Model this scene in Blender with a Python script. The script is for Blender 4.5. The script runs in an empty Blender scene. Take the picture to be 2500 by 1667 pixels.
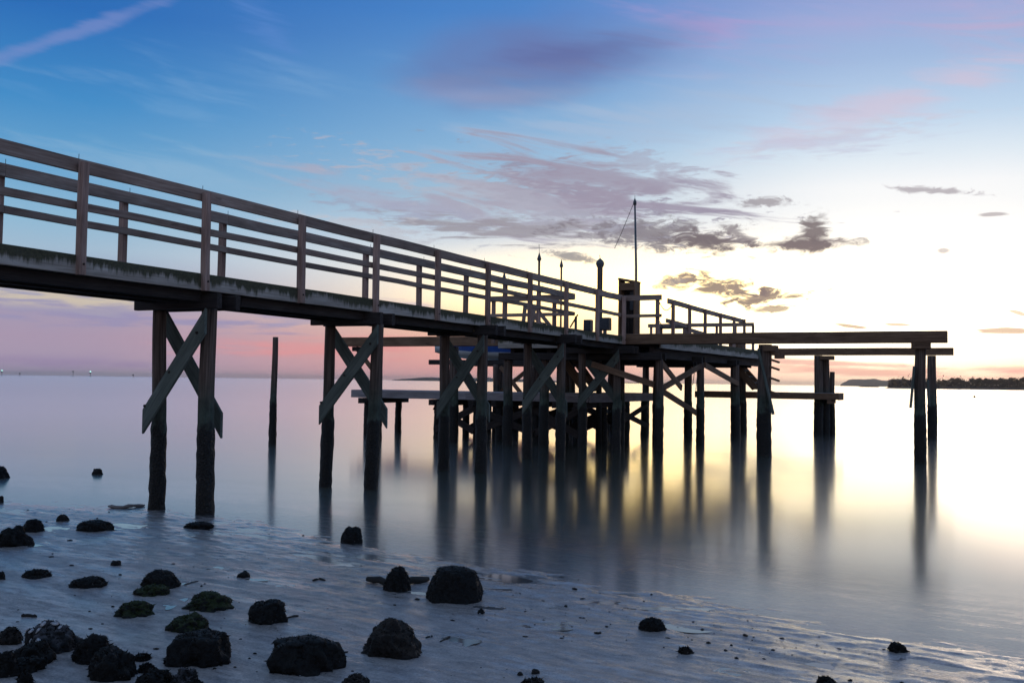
import bpy, bmesh, math, random
import numpy as np
from mathutils import Vector, Matrix, noise as mnoise

random.seed(7)
rng = np.random.default_rng(11)
scn = bpy.context.scene
COL = scn.collection
R_ = math.radians

# ------------------------------------------------------------------ camera
FPX, CX, CY, ROLL, EYE = 2500.0, 1250.0, 833.5, 0.0129, 1.74
PITCH = math.atan(97 / FPX)
fwd = Vector((0, math.cos(PITCH), math.sin(PITCH)))
up0 = Vector((0, -math.sin(PITCH), math.cos(PITCH)))
xax = Vector((1, 0, 0))
cam_r = math.cos(ROLL) * xax + math.sin(ROLL) * up0
cam_u = -math.sin(ROLL) * xax + math.cos(ROLL) * up0
cd = bpy.data.cameras.new('camera')
cam = bpy.data.objects.new('camera', cd)
COL.objects.link(cam)
m3 = Matrix((cam_r, cam_u, -fwd)).transposed().to_4x4()
m3.translation = Vector((0, 0, EYE))
cam.matrix_world = m3
cd.sensor_width = 36.0
cd.lens = 36.0
cd.clip_start = 0.1
cd.clip_end = 30000
scn.camera = cam

scn.view_settings.view_transform = 'Standard'
scn.view_settings.look = 'None'
scn.view_settings.exposure = 0.0
scn.view_settings.gamma = 1.0
scn.view_settings.use_curve_mapping = False
scn.cycles.use_denoising = True
scn.cycles.max_bounces = 6
scn.cycles.diffuse_bounces = 3
scn.cycles.glossy_bounces = 3
scn.cycles.transparent_max_bounces = 8
scn.cycles.sample_clamp_indirect = 6.0
scn.cycles.caustics_reflective = False
scn.cycles.caustics_refractive = False


def srgb(r, g, b):
    def f(c):
        c /= 255.0
        return c / 12.92 if c <= 0.04045 else ((c + 0.055) / 1.055) ** 2.4
    return (f(r), f(g), f(b), 1.0)


def ray(px, py):
    return FPX * fwd + (px - CX) * cam_r - (py - CY) * cam_u


def azel(px, py):
    d = ray(px, py)
    return math.degrees(math.atan2(d.x, d.y)), math.degrees(math.atan2(d.z, math.hypot(d.x, d.y)))


# ------------------------------------------------------------------ node helper
class NT:
    def __init__(self, tree):
        self.t = tree
        self.n = tree.nodes
        self.l = tree.links

    def node(self, typ, **kw):
        n = self.n.new(typ)
        for k, v in kw.items():
            setattr(n, k, v)
        return n

    def put(self, sock, v):
        if v is None:
            return
        if hasattr(v, 'is_linked') or isinstance(v, bpy.types.NodeSocket):
            self.l.new(v, sock)
        else:
            sock.default_value = v

    def math(self, op, a, b=None, c=None, clamp=False):
        n = self.node('ShaderNodeMath', operation=op)
        n.use_clamp = clamp
        self.put(n.inputs[0], a)
        self.put(n.inputs[1], b)
        self.put(n.inputs[2], c)
        return n.outputs[0]

    def smooth(self, x, lo, hi, a=0.0, b=1.0):
        n = self.node('ShaderNodeMapRange', interpolation_type='SMOOTHSTEP')
        self.put(n.inputs[0], x)
        n.inputs[1].default_value = lo
        n.inputs[2].default_value = hi
        n.inputs[3].default_value = a
        n.inputs[4].default_value = b
        return n.outputs[0]

    def noise(self, vec, scale=1.0, detail=4.0, rough=0.55, dist=0.0):
        n = self.node('ShaderNodeTexNoise')
        self.put(n.inputs['Vector'], vec)
        n.inputs['Scale'].default_value = scale
        n.inputs['Detail'].default_value = detail
        n.inputs['Roughness'].default_value = rough
        n.inputs['Distortion'].default_value = dist
        return n.outputs['Fac']

    def xyz(self, x, y, z=0.0):
        n = self.node('ShaderNodeCombineXYZ')
        self.put(n.inputs[0], x)
        self.put(n.inputs[1], y)
        self.put(n.inputs[2], z)
        return n.outputs[0]

    def sep(self, v):
        n = self.node('ShaderNodeSeparateXYZ')
        self.put(n.inputs[0], v)
        return n.outputs

    def mapping(self, v, scale=(1, 1, 1), loc=(0, 0, 0)):
        n = self.node('ShaderNodeMapping')
        self.put(n.inputs[0], v)
        n.inputs['Scale'].default_value = scale
        n.inputs['Location'].default_value = loc
        return n.outputs[0]

    def mix(self, f, a, b, blend='MIX'):
        n = self.node('ShaderNodeMix', data_type='RGBA', blend_type=blend)
        self.put(n.inputs[0], f)
        self.put(n.inputs[6], a)
        self.put(n.inputs[7], b)
        return n.outputs[2]

    def ramp(self, x, stops, interp='LINEAR'):
        n = self.node('ShaderNodeValToRGB')
        self.put(n.inputs[0], x)
        cr = n.color_ramp
        cr.interpolation = interp
        while len(cr.elements) < len(stops):
            cr.elements.new(0.5)
        for e, (p, c) in zip(cr.elements, stops):
            e.position = p
            e.color = c
        return n.outputs[0]


# ------------------------------------------------------------------ sky
SUN_AZ, SUN_EL = 27.5, 2.2
world = bpy.data.worlds.new('World')
scn.world = world
world.use_nodes = True
world.node_tree.nodes.clear()
W = NT(world.node_tree)
tc = W.node('ShaderNodeTexCoord')
dx, dy, dz = W.sep(tc.outputs['Generated'])
AZ = W.math('MULTIPLY', W.math('ARCTAN2', dx, dy), 180 / math.pi)
EL = W.math('MULTIPLY', W.math('ARCSINE', dz), 180 / math.pi)
dA = W.math('ABSOLUTE', W.math('WRAP', W.math('SUBTRACT', AZ, 22.0), 180.0, -180.0))
E01 = W.math('DIVIDE', W.math('ABSOLUTE', EL), 40.0, clamp=True)


def eramp(stops):
    return W.ramp(E01, [(e / 40.0, srgb(*c)) for e, c in stops])


ramp_l = eramp([(0, (172, 160, 180)), (1, (174, 157, 181)), (2, (174, 155, 179)), (3.2, (168, 156, 182)),
                (5, (156, 164, 192)), (6.5, (164, 190, 212)), (8, (146, 188, 216)), (10.5, (110, 168, 210)),
                (14, (68, 142, 202)), (18.5, (44, 110, 186)), (26, (54, 110, 180)), (40, (104, 136, 178))])
ramp_m = eramp([(0, (222, 162, 164)), (.8, (236, 168, 160)), (2, (242, 174, 158)), (3.2, (244, 200, 176)),
                (4.6, (250, 236, 220)), (6.2, (248, 246, 243)), (8, (210, 220, 232)), (10, (172, 198, 218)),
                (13, (142, 184, 220)), (16, (112, 162, 212)), (20, (76, 134, 204)), (27, (70, 122, 188)), (40, (108, 138, 180))])
ramp_r = eramp([(0, (236, 190, 164)), (.7, (238, 190, 172)), (1.4, (252, 216, 190)), (2.4, (255, 246, 226)), (4, (255, 253, 246)),
                (8, (255, 255, 254)), (10.5, (250, 252, 254)), (12, (226, 238, 248)), (14, (192, 216, 240)), (17, (162, 188, 226)),
                (20, (150, 168, 218)), (27, (108, 140, 198)), (40, (112, 138, 180))])
ramp_b = eramp([(0, (176, 168, 176)), (3, (194, 184, 188)), (7, (184, 188, 202)), (14, (148, 172, 204)),
                (22, (122, 154, 194)), (40, (106, 136, 178))])
sky = W.mix(W.smooth(dA, 2, 24), ramp_r, ramp_m)
sky = W.mix(W.smooth(dA, 20, 47), sky, ramp_l)
sky = W.mix(W.smooth(dA, 50, 120), sky, ramp_b)

# the glow above the sun that has just gone behind the cloud bank
gx = W.math('DIVIDE', W.math('WRAP', W.math('SUBTRACT', AZ, 20.5), 180.0, -180.0), 11.0)
gy = W.math('DIVIDE', W.math('SUBTRACT', EL, 3.6), 2.9)
g = W.math('EXPONENT', W.math('MULTIPLY', W.math('ADD', W.math('MULTIPLY', gx, gx), W.math('MULTIPLY', gy, gy)), -1.0))
glow = W.mix(1.0, (1.0, .86, .58, 1), W.xyz(g, g, g), 'MULTIPLY')
sky = W.mix(1.0, sky, W.mix(1.0, glow, (2.1, 2.1, 2.1, 1), 'MULTIPLY'), 'ADD')

gx2 = W.math('DIVIDE', W.math('WRAP', W.math('SUBTRACT', AZ, 9.0), 180.0, -180.0), 10.0)
gy2 = W.math('DIVIDE', W.math('SUBTRACT', EL, 5.0), 1.85)
g2 = W.math('MULTIPLY', W.math('EXPONENT', W.math('MULTIPLY', W.math('ADD', W.math('MULTIPLY', gx2, gx2), W.math('MULTIPLY', gy2, gy2)), -1.0)), 1.0)
sky = W.mix(1.0, sky, W.mix(1.0, (2.6, 1.62, .06, 1), W.xyz(g2, g2, g2), 'MULTIPLY'), 'ADD')

warp = W.noise(W.xyz(W.math('MULTIPLY', AZ, .10), W.math('MULTIPLY', EL, .22), 3.1), 1.0, 3.0, .5)
streak = W.noise(W.xyz(W.math('ADD', W.math('MULTIPLY', AZ, .16), W.math('MULTIPLY', EL, .22)),
                       W.math('ADD', W.math('MULTIPLY', EL, .95), W.math('MULTIPLY', AZ, .11)), 7.7), 1.0, 6.0, .58, .5)
puff = W.noise(W.xyz(W.math('MULTIPLY', AZ, .55), W.math('MULTIPLY', EL, 1.5), 1.3), 1.0, 6.0, .6, .3)
ripple = W.noise(W.xyz(W.math('ADD', W.math('MULTIPLY', AZ, .55), W.math('MULTIPLY', EL, 1.1)), W.math('ADD', W.math('MULTIPLY', EL, 2.7), W.math('MULTIPLY', AZ, -.25)), 2.2), 1.0, 6.0, .62, .4)
rag = W.noise(W.xyz(W.math('MULTIPLY', AZ, .85), W.math('MULTIPLY', EL, 2.4), 4.4), 1.0, 8.0, .66, .8)
thin = W.noise(W.xyz(W.math('MULTIPLY', AZ, .30), W.math('MULTIPLY', EL, 2.6), 5.9), 1.0, 5.0, .55, .2)


def cloud(px, py, rx, ry, rot, rgb, opac, tex, amp, lo, hi):
    """A cloud bank at a fixed place of the sky; rx, ry in pixels of the photograph."""
    global sky
    a0, e0 = azel(px, py)
    k = 57.2958 / FPX * math.cos(R_(a0)) ** 2
    c, s = math.cos(R_(rot)), math.sin(R_(rot))
    x = W.math('SUBTRACT', AZ, a0)
    y = W.math('SUBTRACT', EL, e0)
    u = W.math('ADD', W.math('MULTIPLY', x, c / (rx * k)), W.math('MULTIPLY', y, s / (rx * k)))
    v = W.math('ADD', W.math('MULTIPLY', x, -s / (ry * k)), W.math('MULTIPLY', y, c / (ry * k)))
    r = W.math('SQRT', W.math('ADD', W.math('MULTIPLY', u, u), W.math('MULTIPLY', v, v)))
    d = W.math('MULTIPLY_ADD', W.math('SUBTRACT', tex, .5), amp, W.math('SUBTRACT', 1.0, r))
    mk = W.smooth(d, lo, hi, 0.0, opac)
    sky = W.mix(mk, sky, srgb(*rgb))


# high veils, contrail, the large soft cloud
cloud(2150, 40, 800, 130, 4, (180, 172, 216), .5, streak, 2.8, .0, 1.2)
cloud(2420, 60, 420, 110, -6, (204, 172, 204), .55, streak, 2.4, .1, 1.1)
cloud(1750, 60, 330, 70, -12, (176, 156, 208), .5, streak, 3.0, .2, 1.2)
cloud(2150, 260, 460, 70, 14, (220, 196, 214), .55, streak, 3.4, .1, 1.2)
cloud(2050, 330, 420, 50, 6, (206, 204, 220), .6, ripple, 3.4, .2, 1.1)
cloud(1500, 300, 700, 110, 6, (176, 192, 218), .5, streak, 3.6, .2, 1.3)
cloud(2000, 350, 420, 60, 4, (196, 196, 220), .5, thin, 3.0, .3, 1.1)
cloud(170, 85, 420, 26, 26, (128, 146, 204), .58, streak, 2.0, .0, .9)
cloud(660, 75, 160, 60, -30, (96, 140, 208), .6, streak, 2.6, .2, 1.1)
cloud(650, 230, 760, 130, 4, (136, 176, 216), .30, streak, 3.4, .3, 1.3)
cloud(400, 400, 520, 110, -6, (150, 186, 216), .5, streak, 3.2, .3, 1.3)
cloud(1120, 232, 240, 50, -2, (156, 168, 208), .5, streak, 1.2, .0, 1.0)
cloud(1320, 150, 460, 125, 3, (106, 118, 172), .80, warp, 1.1, .0, .8)
cloud(1380, 130, 330, 60, 5, (98, 108, 162), .6, streak, 2.0, .1, 1.0)
cloud(1180, 190, 330, 36, 6, (122, 136, 180), .5, streak, 2.2, .0, 1.0)
cloud(1260, 236, 300, 34, 3, (150, 156, 190), .5, streak, 1.2, .0, 1.0)
# mackerel bank in the middle
cloud(1330, 500, 660, 120, -8, (172, 166, 184), .88, streak, 3.6, .35, 1.0)
cloud(1420, 480, 560, 110, -10, (150, 144, 166), .8, ripple, 4.2, .45, 1.0)
cloud(1000, 520, 420, 80, -10, (160, 162, 186), .6, ripple, 3.8, .5, 1.1)
cloud(1500, 450, 420, 100, -10, (160, 152, 172), .85, streak, 4.0, .3, .9)
cloud(1250, 560, 420, 50, -3, (156, 150, 160), .85, thin, 3.4, .3, .8)
cloud(860, 470, 420, 70, -10, (170, 176, 200), .6, streak, 3.4, .4, 1.2)
cloud(1580, 570, 263, 43, -4, (132, 126, 136), .9, rag, 3.4, .0, .68)
cloud(1180, 470, 520, 70, -12, (182, 184, 200), .6, ripple, 4.0, .3, .9)
cloud(1560, 400, 260, 60, -14, (168, 166, 186), .55, ripple, 4.0, .4, 1.0)
cloud(900, 560, 360, 40, -6, (196, 198, 208), .6, ripple, 3.6, .3, .9)
# dark small clouds against the glow
cloud(1720, 590, 114, 34, -6, (120, 110, 116), .95, rag, 2.6, .0, .68)
cloud(1790, 565, 68, 23, -30, (140, 132, 138), .85, rag, 2.8, .0, .68)
cloud(1975, 597, 160, 25, 0, (118, 106, 112), .97, rag, 2.2, .0, .68)
cloud(1990, 562, 51, 46, -18, (122, 112, 116), .95, rag, 2.2, .0, .68)
cloud(1750, 700, 171, 32, -8, (142, 126, 124), .97, rag, 2.8, .0, .68)
cloud(1875, 725, 137, 25, 6, (138, 122, 122), .95, rag, 2.8, .0, .68)
cloud(1880, 755, 80, 14, 3, (150, 134, 130), .9, rag, 2.6, .0, .68)
cloud(1390, 625, 80, 14, -8, (150, 146, 150), .9, rag, 2.6, .0, .68)
cloud(1860, 495, 90, 18, 0, (160, 154, 162), .85, rag, 3.0, .05, .75)
cloud(2280, 465, 130, 14, -8, (176, 170, 178), .85, rag, 3.4, .05, .75)
cloud(2430, 523, 50, 7, 0, (180, 172, 176), .8, thin, 2.0, .2, .7)
cloud(2305, 612, 26, 12, 0, (196, 188, 190), .8, puff, 1.6, .1, .6)
cloud(1640, 690, 50, 12, 10, (168, 156, 156), .8, rag, 2.1, .05, .75)
cloud(2070, 795, 60, 7, -6, (190, 162, 140), .9, thin, 1.6, .1, .5)
cloud(2190, 793, 55, 6, -2, (198, 168, 146), .85, thin, 1.6, .1, .5)
cloud(2450, 808, 110, 10, 0, (196, 160, 140), .85, thin, 2.6, .2, .6)
cloud(2490, 765, 40, 8, -16, (206, 176, 150), .8, thin, 1.6, .1, .5)
# low bands, left and right
cloud(170, 735, 460, 50, -2, (214, 200, 178), .85, thin, 3.0, .25, .9)
cloud(330, 775, 560, 40, -2, (150, 146, 186), .75, thin, 3.0, .2, .9)
cloud(720, 770, 300, 34, -3, (176, 164, 188), .7, thin, 3.0, .2, .9)
cloud(480, 700, 260, 26, -4, (176, 170, 200), .6, thin, 3.0, .2, .9)
cloud(950, 750, 240, 26, -4, (214, 196, 204), .7, thin, 2.6, .2, .9)
cloud(780, 852, 420, 34, 0, (236, 152, 152), .62, thin, 2.2, .1, 1.0)
cloud(950, 830, 200, 14, 0, (250, 160, 156), .6, thin, 1.6, .0, .8)
cloud(100, 885, 600, 40, 0, (158, 138, 176), .7, thin, 1.4, .1, 1.0)
cloud(1980, 885, 360, 10, -2, (236, 178, 168), .8, thin, 1.6, .0, .7)
cloud(2080, 905, 430, 20, -2, (236, 172, 158), .75, thin, 1.8, .0, .9)
cloud(2480, 905, 160, 16, 0, (228, 160, 156), .7, thin, 1.8, .0, .9)

nish = W.node('ShaderNodeTexSky', sky_type='NISHITA')
nish.sun_disc = False
nish.sun_elevation = R_(SUN_EL)
nish.sun_rotation = R_(SUN_AZ)
bg1 = W.node('ShaderNodeBackground')
W.l.new(nish.outputs[0], bg1.inputs[0])
bg1.inputs[1].default_value = 0.002
bg2 = W.node('ShaderNodeBackground')
W.l.new(sky, bg2.inputs[0])
bg2.inputs[1].default_value = 0.97
addn = W.node('ShaderNodeAddShader')
W.l.new(bg1.outputs[0], addn.inputs[0])
W.l.new(bg2.outputs[0], addn.inputs[1])
wout = W.node('ShaderNodeOutputWorld')
W.l.new(addn.outputs[0], wout.inputs[0])

# ------------------------------------------------------------------ sun
sl = bpy.data.lights.new('sun', 'SUN')
sl.energy = 0.07
sl.angle = R_(12)
sl.color = (1.0, .70, .48)
sun = bpy.data.objects.new('sun', sl)
COL.objects.link(sun)
sdir = Vector((math.sin(R_(SUN_AZ)) * math.cos(R_(SUN_EL)), math.cos(R_(SUN_AZ)) * math.cos(R_(SUN_EL)), math.sin(R_(SUN_EL))))
sun.rotation_euler = sdir.to_track_quat('Z', 'Y').to_euler()


# ------------------------------------------------------------------ materials
def newmat(name):
    m = bpy.data.materials.new(name)
    m.use_nodes = True
    m.node_tree.nodes.clear()
    t = NT(m.node_tree)
    out = t.node('ShaderNodeOutputMaterial')
    return m, t, out


def principled(t, out, color, rough=.8, normal=None, spec=.3, **kw):
    p = t.node('ShaderNodeBsdfPrincipled')
    t.put(p.inputs['Base Color'], color)
    t.put(p.inputs['Roughness'], rough)
    p.inputs['Specular IOR Level'].default_value = spec
    for k, v in kw.items():
        t.put(p.inputs[k.replace('_', ' ')], v)
    if normal is not None:
        t.put(p.inputs['Normal'], normal)
    t.l.new(p.outputs[0], out.inputs[0])
    return p


def bump(t, h, strength=.4, dist=.01):
    b = t.node('ShaderNodeBump')
    b.inputs['Strength'].default_value = strength
    b.inputs['Distance'].default_value = dist
    t.put(b.inputs['Height'], h)
    return b.outputs[0]


def attr(t, name='wc'):
    a = t.node('ShaderNodeAttribute')
    a.attribute_name = name
    return a.outputs['Vector']


def wood(name, c_dark, c_mid, c_light, streaky=.55, rough=.85, moss=None, drips=False):
    m, t, out = newmat(name)
    v = attr(t)
    oi = t.node('ShaderNodeObjectInfo')
    off = t.math('MULTIPLY', oi.outputs['Random'], 37.0)
    va = t.node('ShaderNodeVectorMath', operation='ADD')
    t.put(va.inputs[0], v)
    t.put(va.inputs[1], t.xyz(off, 0.0, 0.0))
    v = va.outputs[0]
    grain = t.noise(t.mapping(v, (1.6, 46, 46)), 1.0, 5, .6)
    blot = t.noise(t.mapping(v, (1.5, 7, 7)), 1.0, 4, .6, .4)
    fac = t.math('ADD', t.math('MULTIPLY', grain, streaky), t.math('MULTIPLY', blot, 1 - streaky))
    col = t.ramp(fac, [(.30, c_dark), (.5, c_mid), (.70, c_light)])
    tone = t.math('MULTIPLY_ADD', oi.outputs['Random'], .35, .82)
    col = t.mix(1.0, col, t.xyz(tone, tone, tone), 'MULTIPLY')
    knots = t.smooth(t.noise(t.mapping(v, (3.2, 14, 14)), 1.0, 2, .4), .70, .76)
    col = t.mix(t.math('MULTIPLY', knots, .6), col, c_dark)
    if moss:
        x, y, z = t.sep(v)
        drip = t.noise(t.mapping(v, (11, 1.2, 1.2)), 1.0, 5, .65)
        big = t.noise(t.mapping(v, (1.1, 1, 1)), 1.0, 3, .5)
        hgt = t.math('MULTIPLY_ADD', z, 4.6, .5)   # 0 at the lower edge, 1 at the top
        d = t.math('ADD', hgt, t.math('ADD', t.math('MULTIPLY_ADD', drip, 1.5, -.75), t.math('MULTIPLY_ADD', big, 1.6, -.8)))
        mk = t.smooth(d, .28, .62)
        fine = t.noise(t.mapping(v, (40, 60, 60)), 1.0, 4, .7)
        mcol = t.ramp(fine, [(.3, moss[0]), (.62, moss[1])])
        col = t.mix(t.math('MULTIPLY', mk, .93), col, mcol)
    principled(t, out, col, rough, bump(t, t.math('MULTIPLY_ADD', grain, .7, t.math('MULTIPLY', blot, .3)), .55, .008), .25)
    return m


M = {}
M['rail'] = wood('weathered_rail_wood', (.14, .090, .070, 1), (.34, .230, .185, 1), (.54, .41, .345, 1))
M['post'] = wood('weathered_post_wood', (.16, .092, .072, 1), (.38, .235, .190, 1), (.58, .40, .34, 1))
M['fascia'] = wood('mossy_fascia_wood', (.22, .175, .145, 1), (.45, .37, .315, 1), (.66, .58, .52, 1),
                   moss=((.020, .018, .010, 1), (.085, .078, .036, 1)))
M['dark'] = wood('dark_creosote_wood', (.018, .013, .012, 1), (.045, .033, .030, 1), (.085, .066, .060, 1))
M['plank'] = wood('deck_plank_wood', (.05, .042, .038, 1), (.12, .10, .09, 1), (.21, .18, .165, 1))
M['beam'] = wood('brown_beam_wood', (.085, .044, .026, 1), (.20, .110, .066, 1), (.31, .19, .12, 1))
M['brace'] = wood('greenish_brace_wood', (.062, .068, .058, 1), (.125, .135, .115, 1), (.22, .23, .20, 1))
M['dock'] = wood('grey_dock_wood', (.15, .125, .125, 1), (.32, .27, .27, 1), (.48, .42, .42, 1))


def pile_mat():
    m, t, out = newmat('tide_marked_pile_wood')
    geo = t.node('ShaderNodeNewGeometry')
    x, y, z = t.sep(geo.outputs['Position'])
    v = attr(t)
    grain = t.noise(t.mapping(v, (1.0, 30, 30)), 1.0, 5, .6)
    mott = t.noise(t.mapping(geo.outputs['Position'], (7, 7, 5)), 1.0, 5, .65)
    col = t.ramp(grain, [(.3, (.045, .028, .022, 1)), (.5, (.125, .080, .062, 1)), (.7, (.22, .155, .125, 1))])
    # green algae band under the high-water mark, black wet shells below it
    zz = t.math('ADD', z, t.math('MULTIPLY_ADD', mott, .5, -.25))
    alg = t.math('MULTIPLY', t.smooth(zz, 1.85, 1.25), .75)
    acol = t.ramp(mott, [(.35, (.022, .038, .030, 1)), (.65, (.075, .115, .090, 1))])
    col = t.mix(alg, col, acol)
    wet = t.smooth(zz, 1.16, 1.02)
    wcol = t.ramp(t.noise(geo.outputs['Position'], 38, 4, .6), [(.35, (.006, .005, .005, 1)), (.6, (.020, .015, .012, 1)), (.78, (.075, .058, .05, 1))])
    col = t.mix(wet, col, wcol)
    vor = t.node('ShaderNodeTexVoronoi')
    t.put(vor.inputs['Vector'], geo.outputs['Position'])
    vor.inputs['Scale'].default_value = 42
    h = t.math('ADD', t.math('MULTIPLY', grain, .4), t.math('MULTIPLY', t.math('MULTIPLY', vor.outputs['Distance'], wet), 1.4))
    principled(t, out, col, t.math('MULTIPLY_ADD', wet, -.3, .85), bump(t, h, .7, .012), .3)
    return m


M['pile'] = pile_mat()


def plain(name, col, rough=.6, metal=0.0, nscale=20, var=.25, spec=.4, emit=None):
    m, t, out = newmat(name)
    geo = t.node('ShaderNodeTexCoord')
    nn = t.noise(geo.outputs['Object'], nscale, 4, .6)
    c2 = tuple(c * (1 - var * 1.6) for c in col[:3]) + (1,)
    c3 = tuple(min(1, c * (1 + var)) for c in col[:3]) + (1,)
    cc = t.ramp(nn, [(.3, c2), (.7, c3)])
    p = principled(t, out, cc, rough, bump(t, nn, .2, .004), spec, Metallic=metal)
    if emit:
        p.inputs['Emission Color'].default_value = emit[0]
        p.inputs['Emission Strength'].default_value = emit[1]
    return m


M['metal'] = plain('dull_grey_metal', (.16, .16, .165, 1), .5, .7)
M['rust'] = plain('rusty_bolt_metal', (.05, .032, .025, 1), .8, .3)
M['cap'] = plain('grey_pile_cap', (.10, .10, .11, 1), .6)
M['boxm'] = plain('grey_utility_paint', (.06, .06, .07, 1), .5)
M['white'] = plain('white_gelcoat', (.72, .72, .74, 1), .25, 0, 3, .05, .5)
M['blue'] = plain('blue_hull_paint', (.022, .075, .30, 1), .25, 0, 3, .1, .5)
M['rope'] = plain('grey_rope', (.10, .09, .08, 1), .9, 0, 60)
M['lampg'] = plain('green_lamp', (.1, .6, .45, 1), .4, 0, 3, .05, .4, ((.45, 1, .85, 1), 3.0))
M['marker'] = plain('dark_marker_paint', (.05, .05, .06, 1), .7)
M['buoy'] = plain('dark_buoy_paint', (.06, .04, .03, 1), .6)
M['shell'] = plain('pale_oyster_shell', (.50, .47, .48, 1), .5, 0, 30, .3)
M['drift'] = wood('driftwood', (.10, .08, .075, 1), (.22, .18, .165, 1), (.36, .31, .29, 1))
M['stick'] = wood('dark_wet_stick', (.012, .010, .009, 1), (.03, .025, .022, 1), (.06, .05, .045, 1))


def rock_mat(name, moss_amt, moss_rgb, base):
    m, t, out = newmat(name)
    g = t.node('ShaderNodeNewGeometry')
    tco = t.node('ShaderNodeTexCoord')
    v = tco.outputs['Object']
    n1 = t.noise(v, 9, 6, .65)
    n2 = t.noise(v, 46, 5, .7)
    vor = t.node('ShaderNodeTexVoronoi')
    t.put(vor.inputs['Vector'], v)
    vor.inputs['Scale'].default_value = 36
    lo = tuple(c * .35 for c in base) + (1,)
    hi = tuple(c * 2.4 for c in base) + (1,)
    col = t.ramp(n2, [(.3, lo), (.55, tuple(base) + (1,)), (.75, hi)])
    nx, ny, nz = t.sep(g.outputs['Normal'])
    mk = t.smooth(t.math('ADD', nz, t.math('MULTIPLY_ADD', n1, 1.6, -.8)), .62 - moss_amt * .5, 1.0 - moss_amt * .4)
    mc = t.ramp(n2, [(.3, tuple(c * .35 for c in moss_rgb) + (1,)), (.7, tuple(moss_rgb) + (1,))])
    col = t.mix(t.math('MULTIPLY', mk, min(1.0, .4 + moss_amt)), col, mc)
    # scattered pale barnacle specks
    oi = t.node('ShaderNodeObjectInfo')
    sp = t.math('MULTIPLY', t.smooth(vor.outputs['Distance'], .20, .10), t.smooth(t.noise(v, 6, 3, .6), .60, .68))
    col = t.mix(t.math('MULTIPLY', sp, .55), col, (.26, .23, .22, 1))
    h = t.math('ADD', t.math('MULTIPLY', n2, .7), t.math('MULTIPLY', vor.outputs['Distance'], .5))
    principled(t, out, col, t.math('MULTIPLY_ADD', n1, .5, .35), bump(t, h, .9, .018), .22)
    return m


M['rock'] = rock_mat('dark_oyster_rock', .10, (.020, .015, .008), (.007, .0055, .005))
M['rockmoss'] = rock_mat('mossy_rock', .42, (.045, .055, .012), (.010, .009, .007))
M['rockbrown'] = rock_mat('brown_rock', .35, (.060, .040, .028), (.016, .011, .009))
M['rockpale'] = rock_mat('barnacled_rock', .35, (.13, .11, .115), (.014, .012, .012))


M['weed'] = plain('dark_weed', (.010, .007, .005, 1), .8, 0, 9, .5, .15)
M['weedgreen'] = plain('green_weed', (.026, .031, .008, 1), .8, 0, 9, .5, .15)


def sand_mat():
    m, t, out = newmat('wet_sand')
    g = t.node('ShaderNodeNewGeometry')
    P = g.outputs['Position']
    x, y, z = t.sep(P)
    # coordinates along and across the waterline
    u = t.math('ADD', t.math('MULTIPLY', x, .83), t.math('MULTIPLY', y, -.56))
    w = t.math('ADD', t.math('MULTIPLY', x, .56), t.math('MULTIPLY', y, .83))
    q = t.xyz(u, w, 0.0)
    big = t.noise(t.mapping(q, (.9, 3.2, 1)), 1.0, 5, .6, .5)
    mid = t.noise(t.mapping(q, (5, 13, 1)), 1.0, 5, .65, .3)
    fine = t.noise(P, 70, 4, .7)
    grit = t.noise(P, 260, 2, .6)
    base = t.ramp(t.math('MULTIPLY_ADD', mid, .5, t.math('MULTIPLY', fine, .5)),
                  [(.36, (.12, .096, .086, 1)), (.5, (.33, .265, .235, 1)), (.64, (.56, .47, .42, 1))])
    speck = t.smooth(t.noise(P, 75, 3, .6), .62, .70)
    base = t.mix(t.math('MULTIPLY', speck, .6), base, (.025, .02, .02, 1))
    wetm = t.smooth(t.math('ADD', t.math('MULTIPLY', big, .75), t.math('MULTIPLY', mid, .30)), 0.47, .60)
    a = t.node('ShaderNodeAttribute')
    a.attribute_name = 'wet'
    wetm = t.math('MAXIMUM', wetm, a.outputs['Fac'])
    ad = t.node('ShaderNodeAttribute')
    ad.attribute_name = 'damp'
    dry = t.math('SUBTRACT', 1.0, ad.outputs['Fac'])
    hh = t.math('ADD', t.math('MULTIPLY', mid, .6), t.math('ADD', t.math('MULTIPLY', fine, .32), t.math('MULTIPLY', grit, .12)))
    bs = t.node('ShaderNodeBump')
    bs.inputs['Distance'].default_value = .026
    t.put(bs.inputs['Strength'], t.math('MULTIPLY_ADD', wetm, -.42, .62))
    t.put(bs.inputs['Height'], hh)
    principled(t, out, base, .6, bs.outputs[0], .4, Coat_Weight=1.0,
               Coat_Roughness=t.math('MULTIPLY_ADD', wetm, -.17, t.math('MULTIPLY_ADD', dry, .24, .22)), Coat_IOR=1.36, Coat_Normal=bs.outputs[0])
    return m


M['sand'] = sand_mat()


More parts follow.
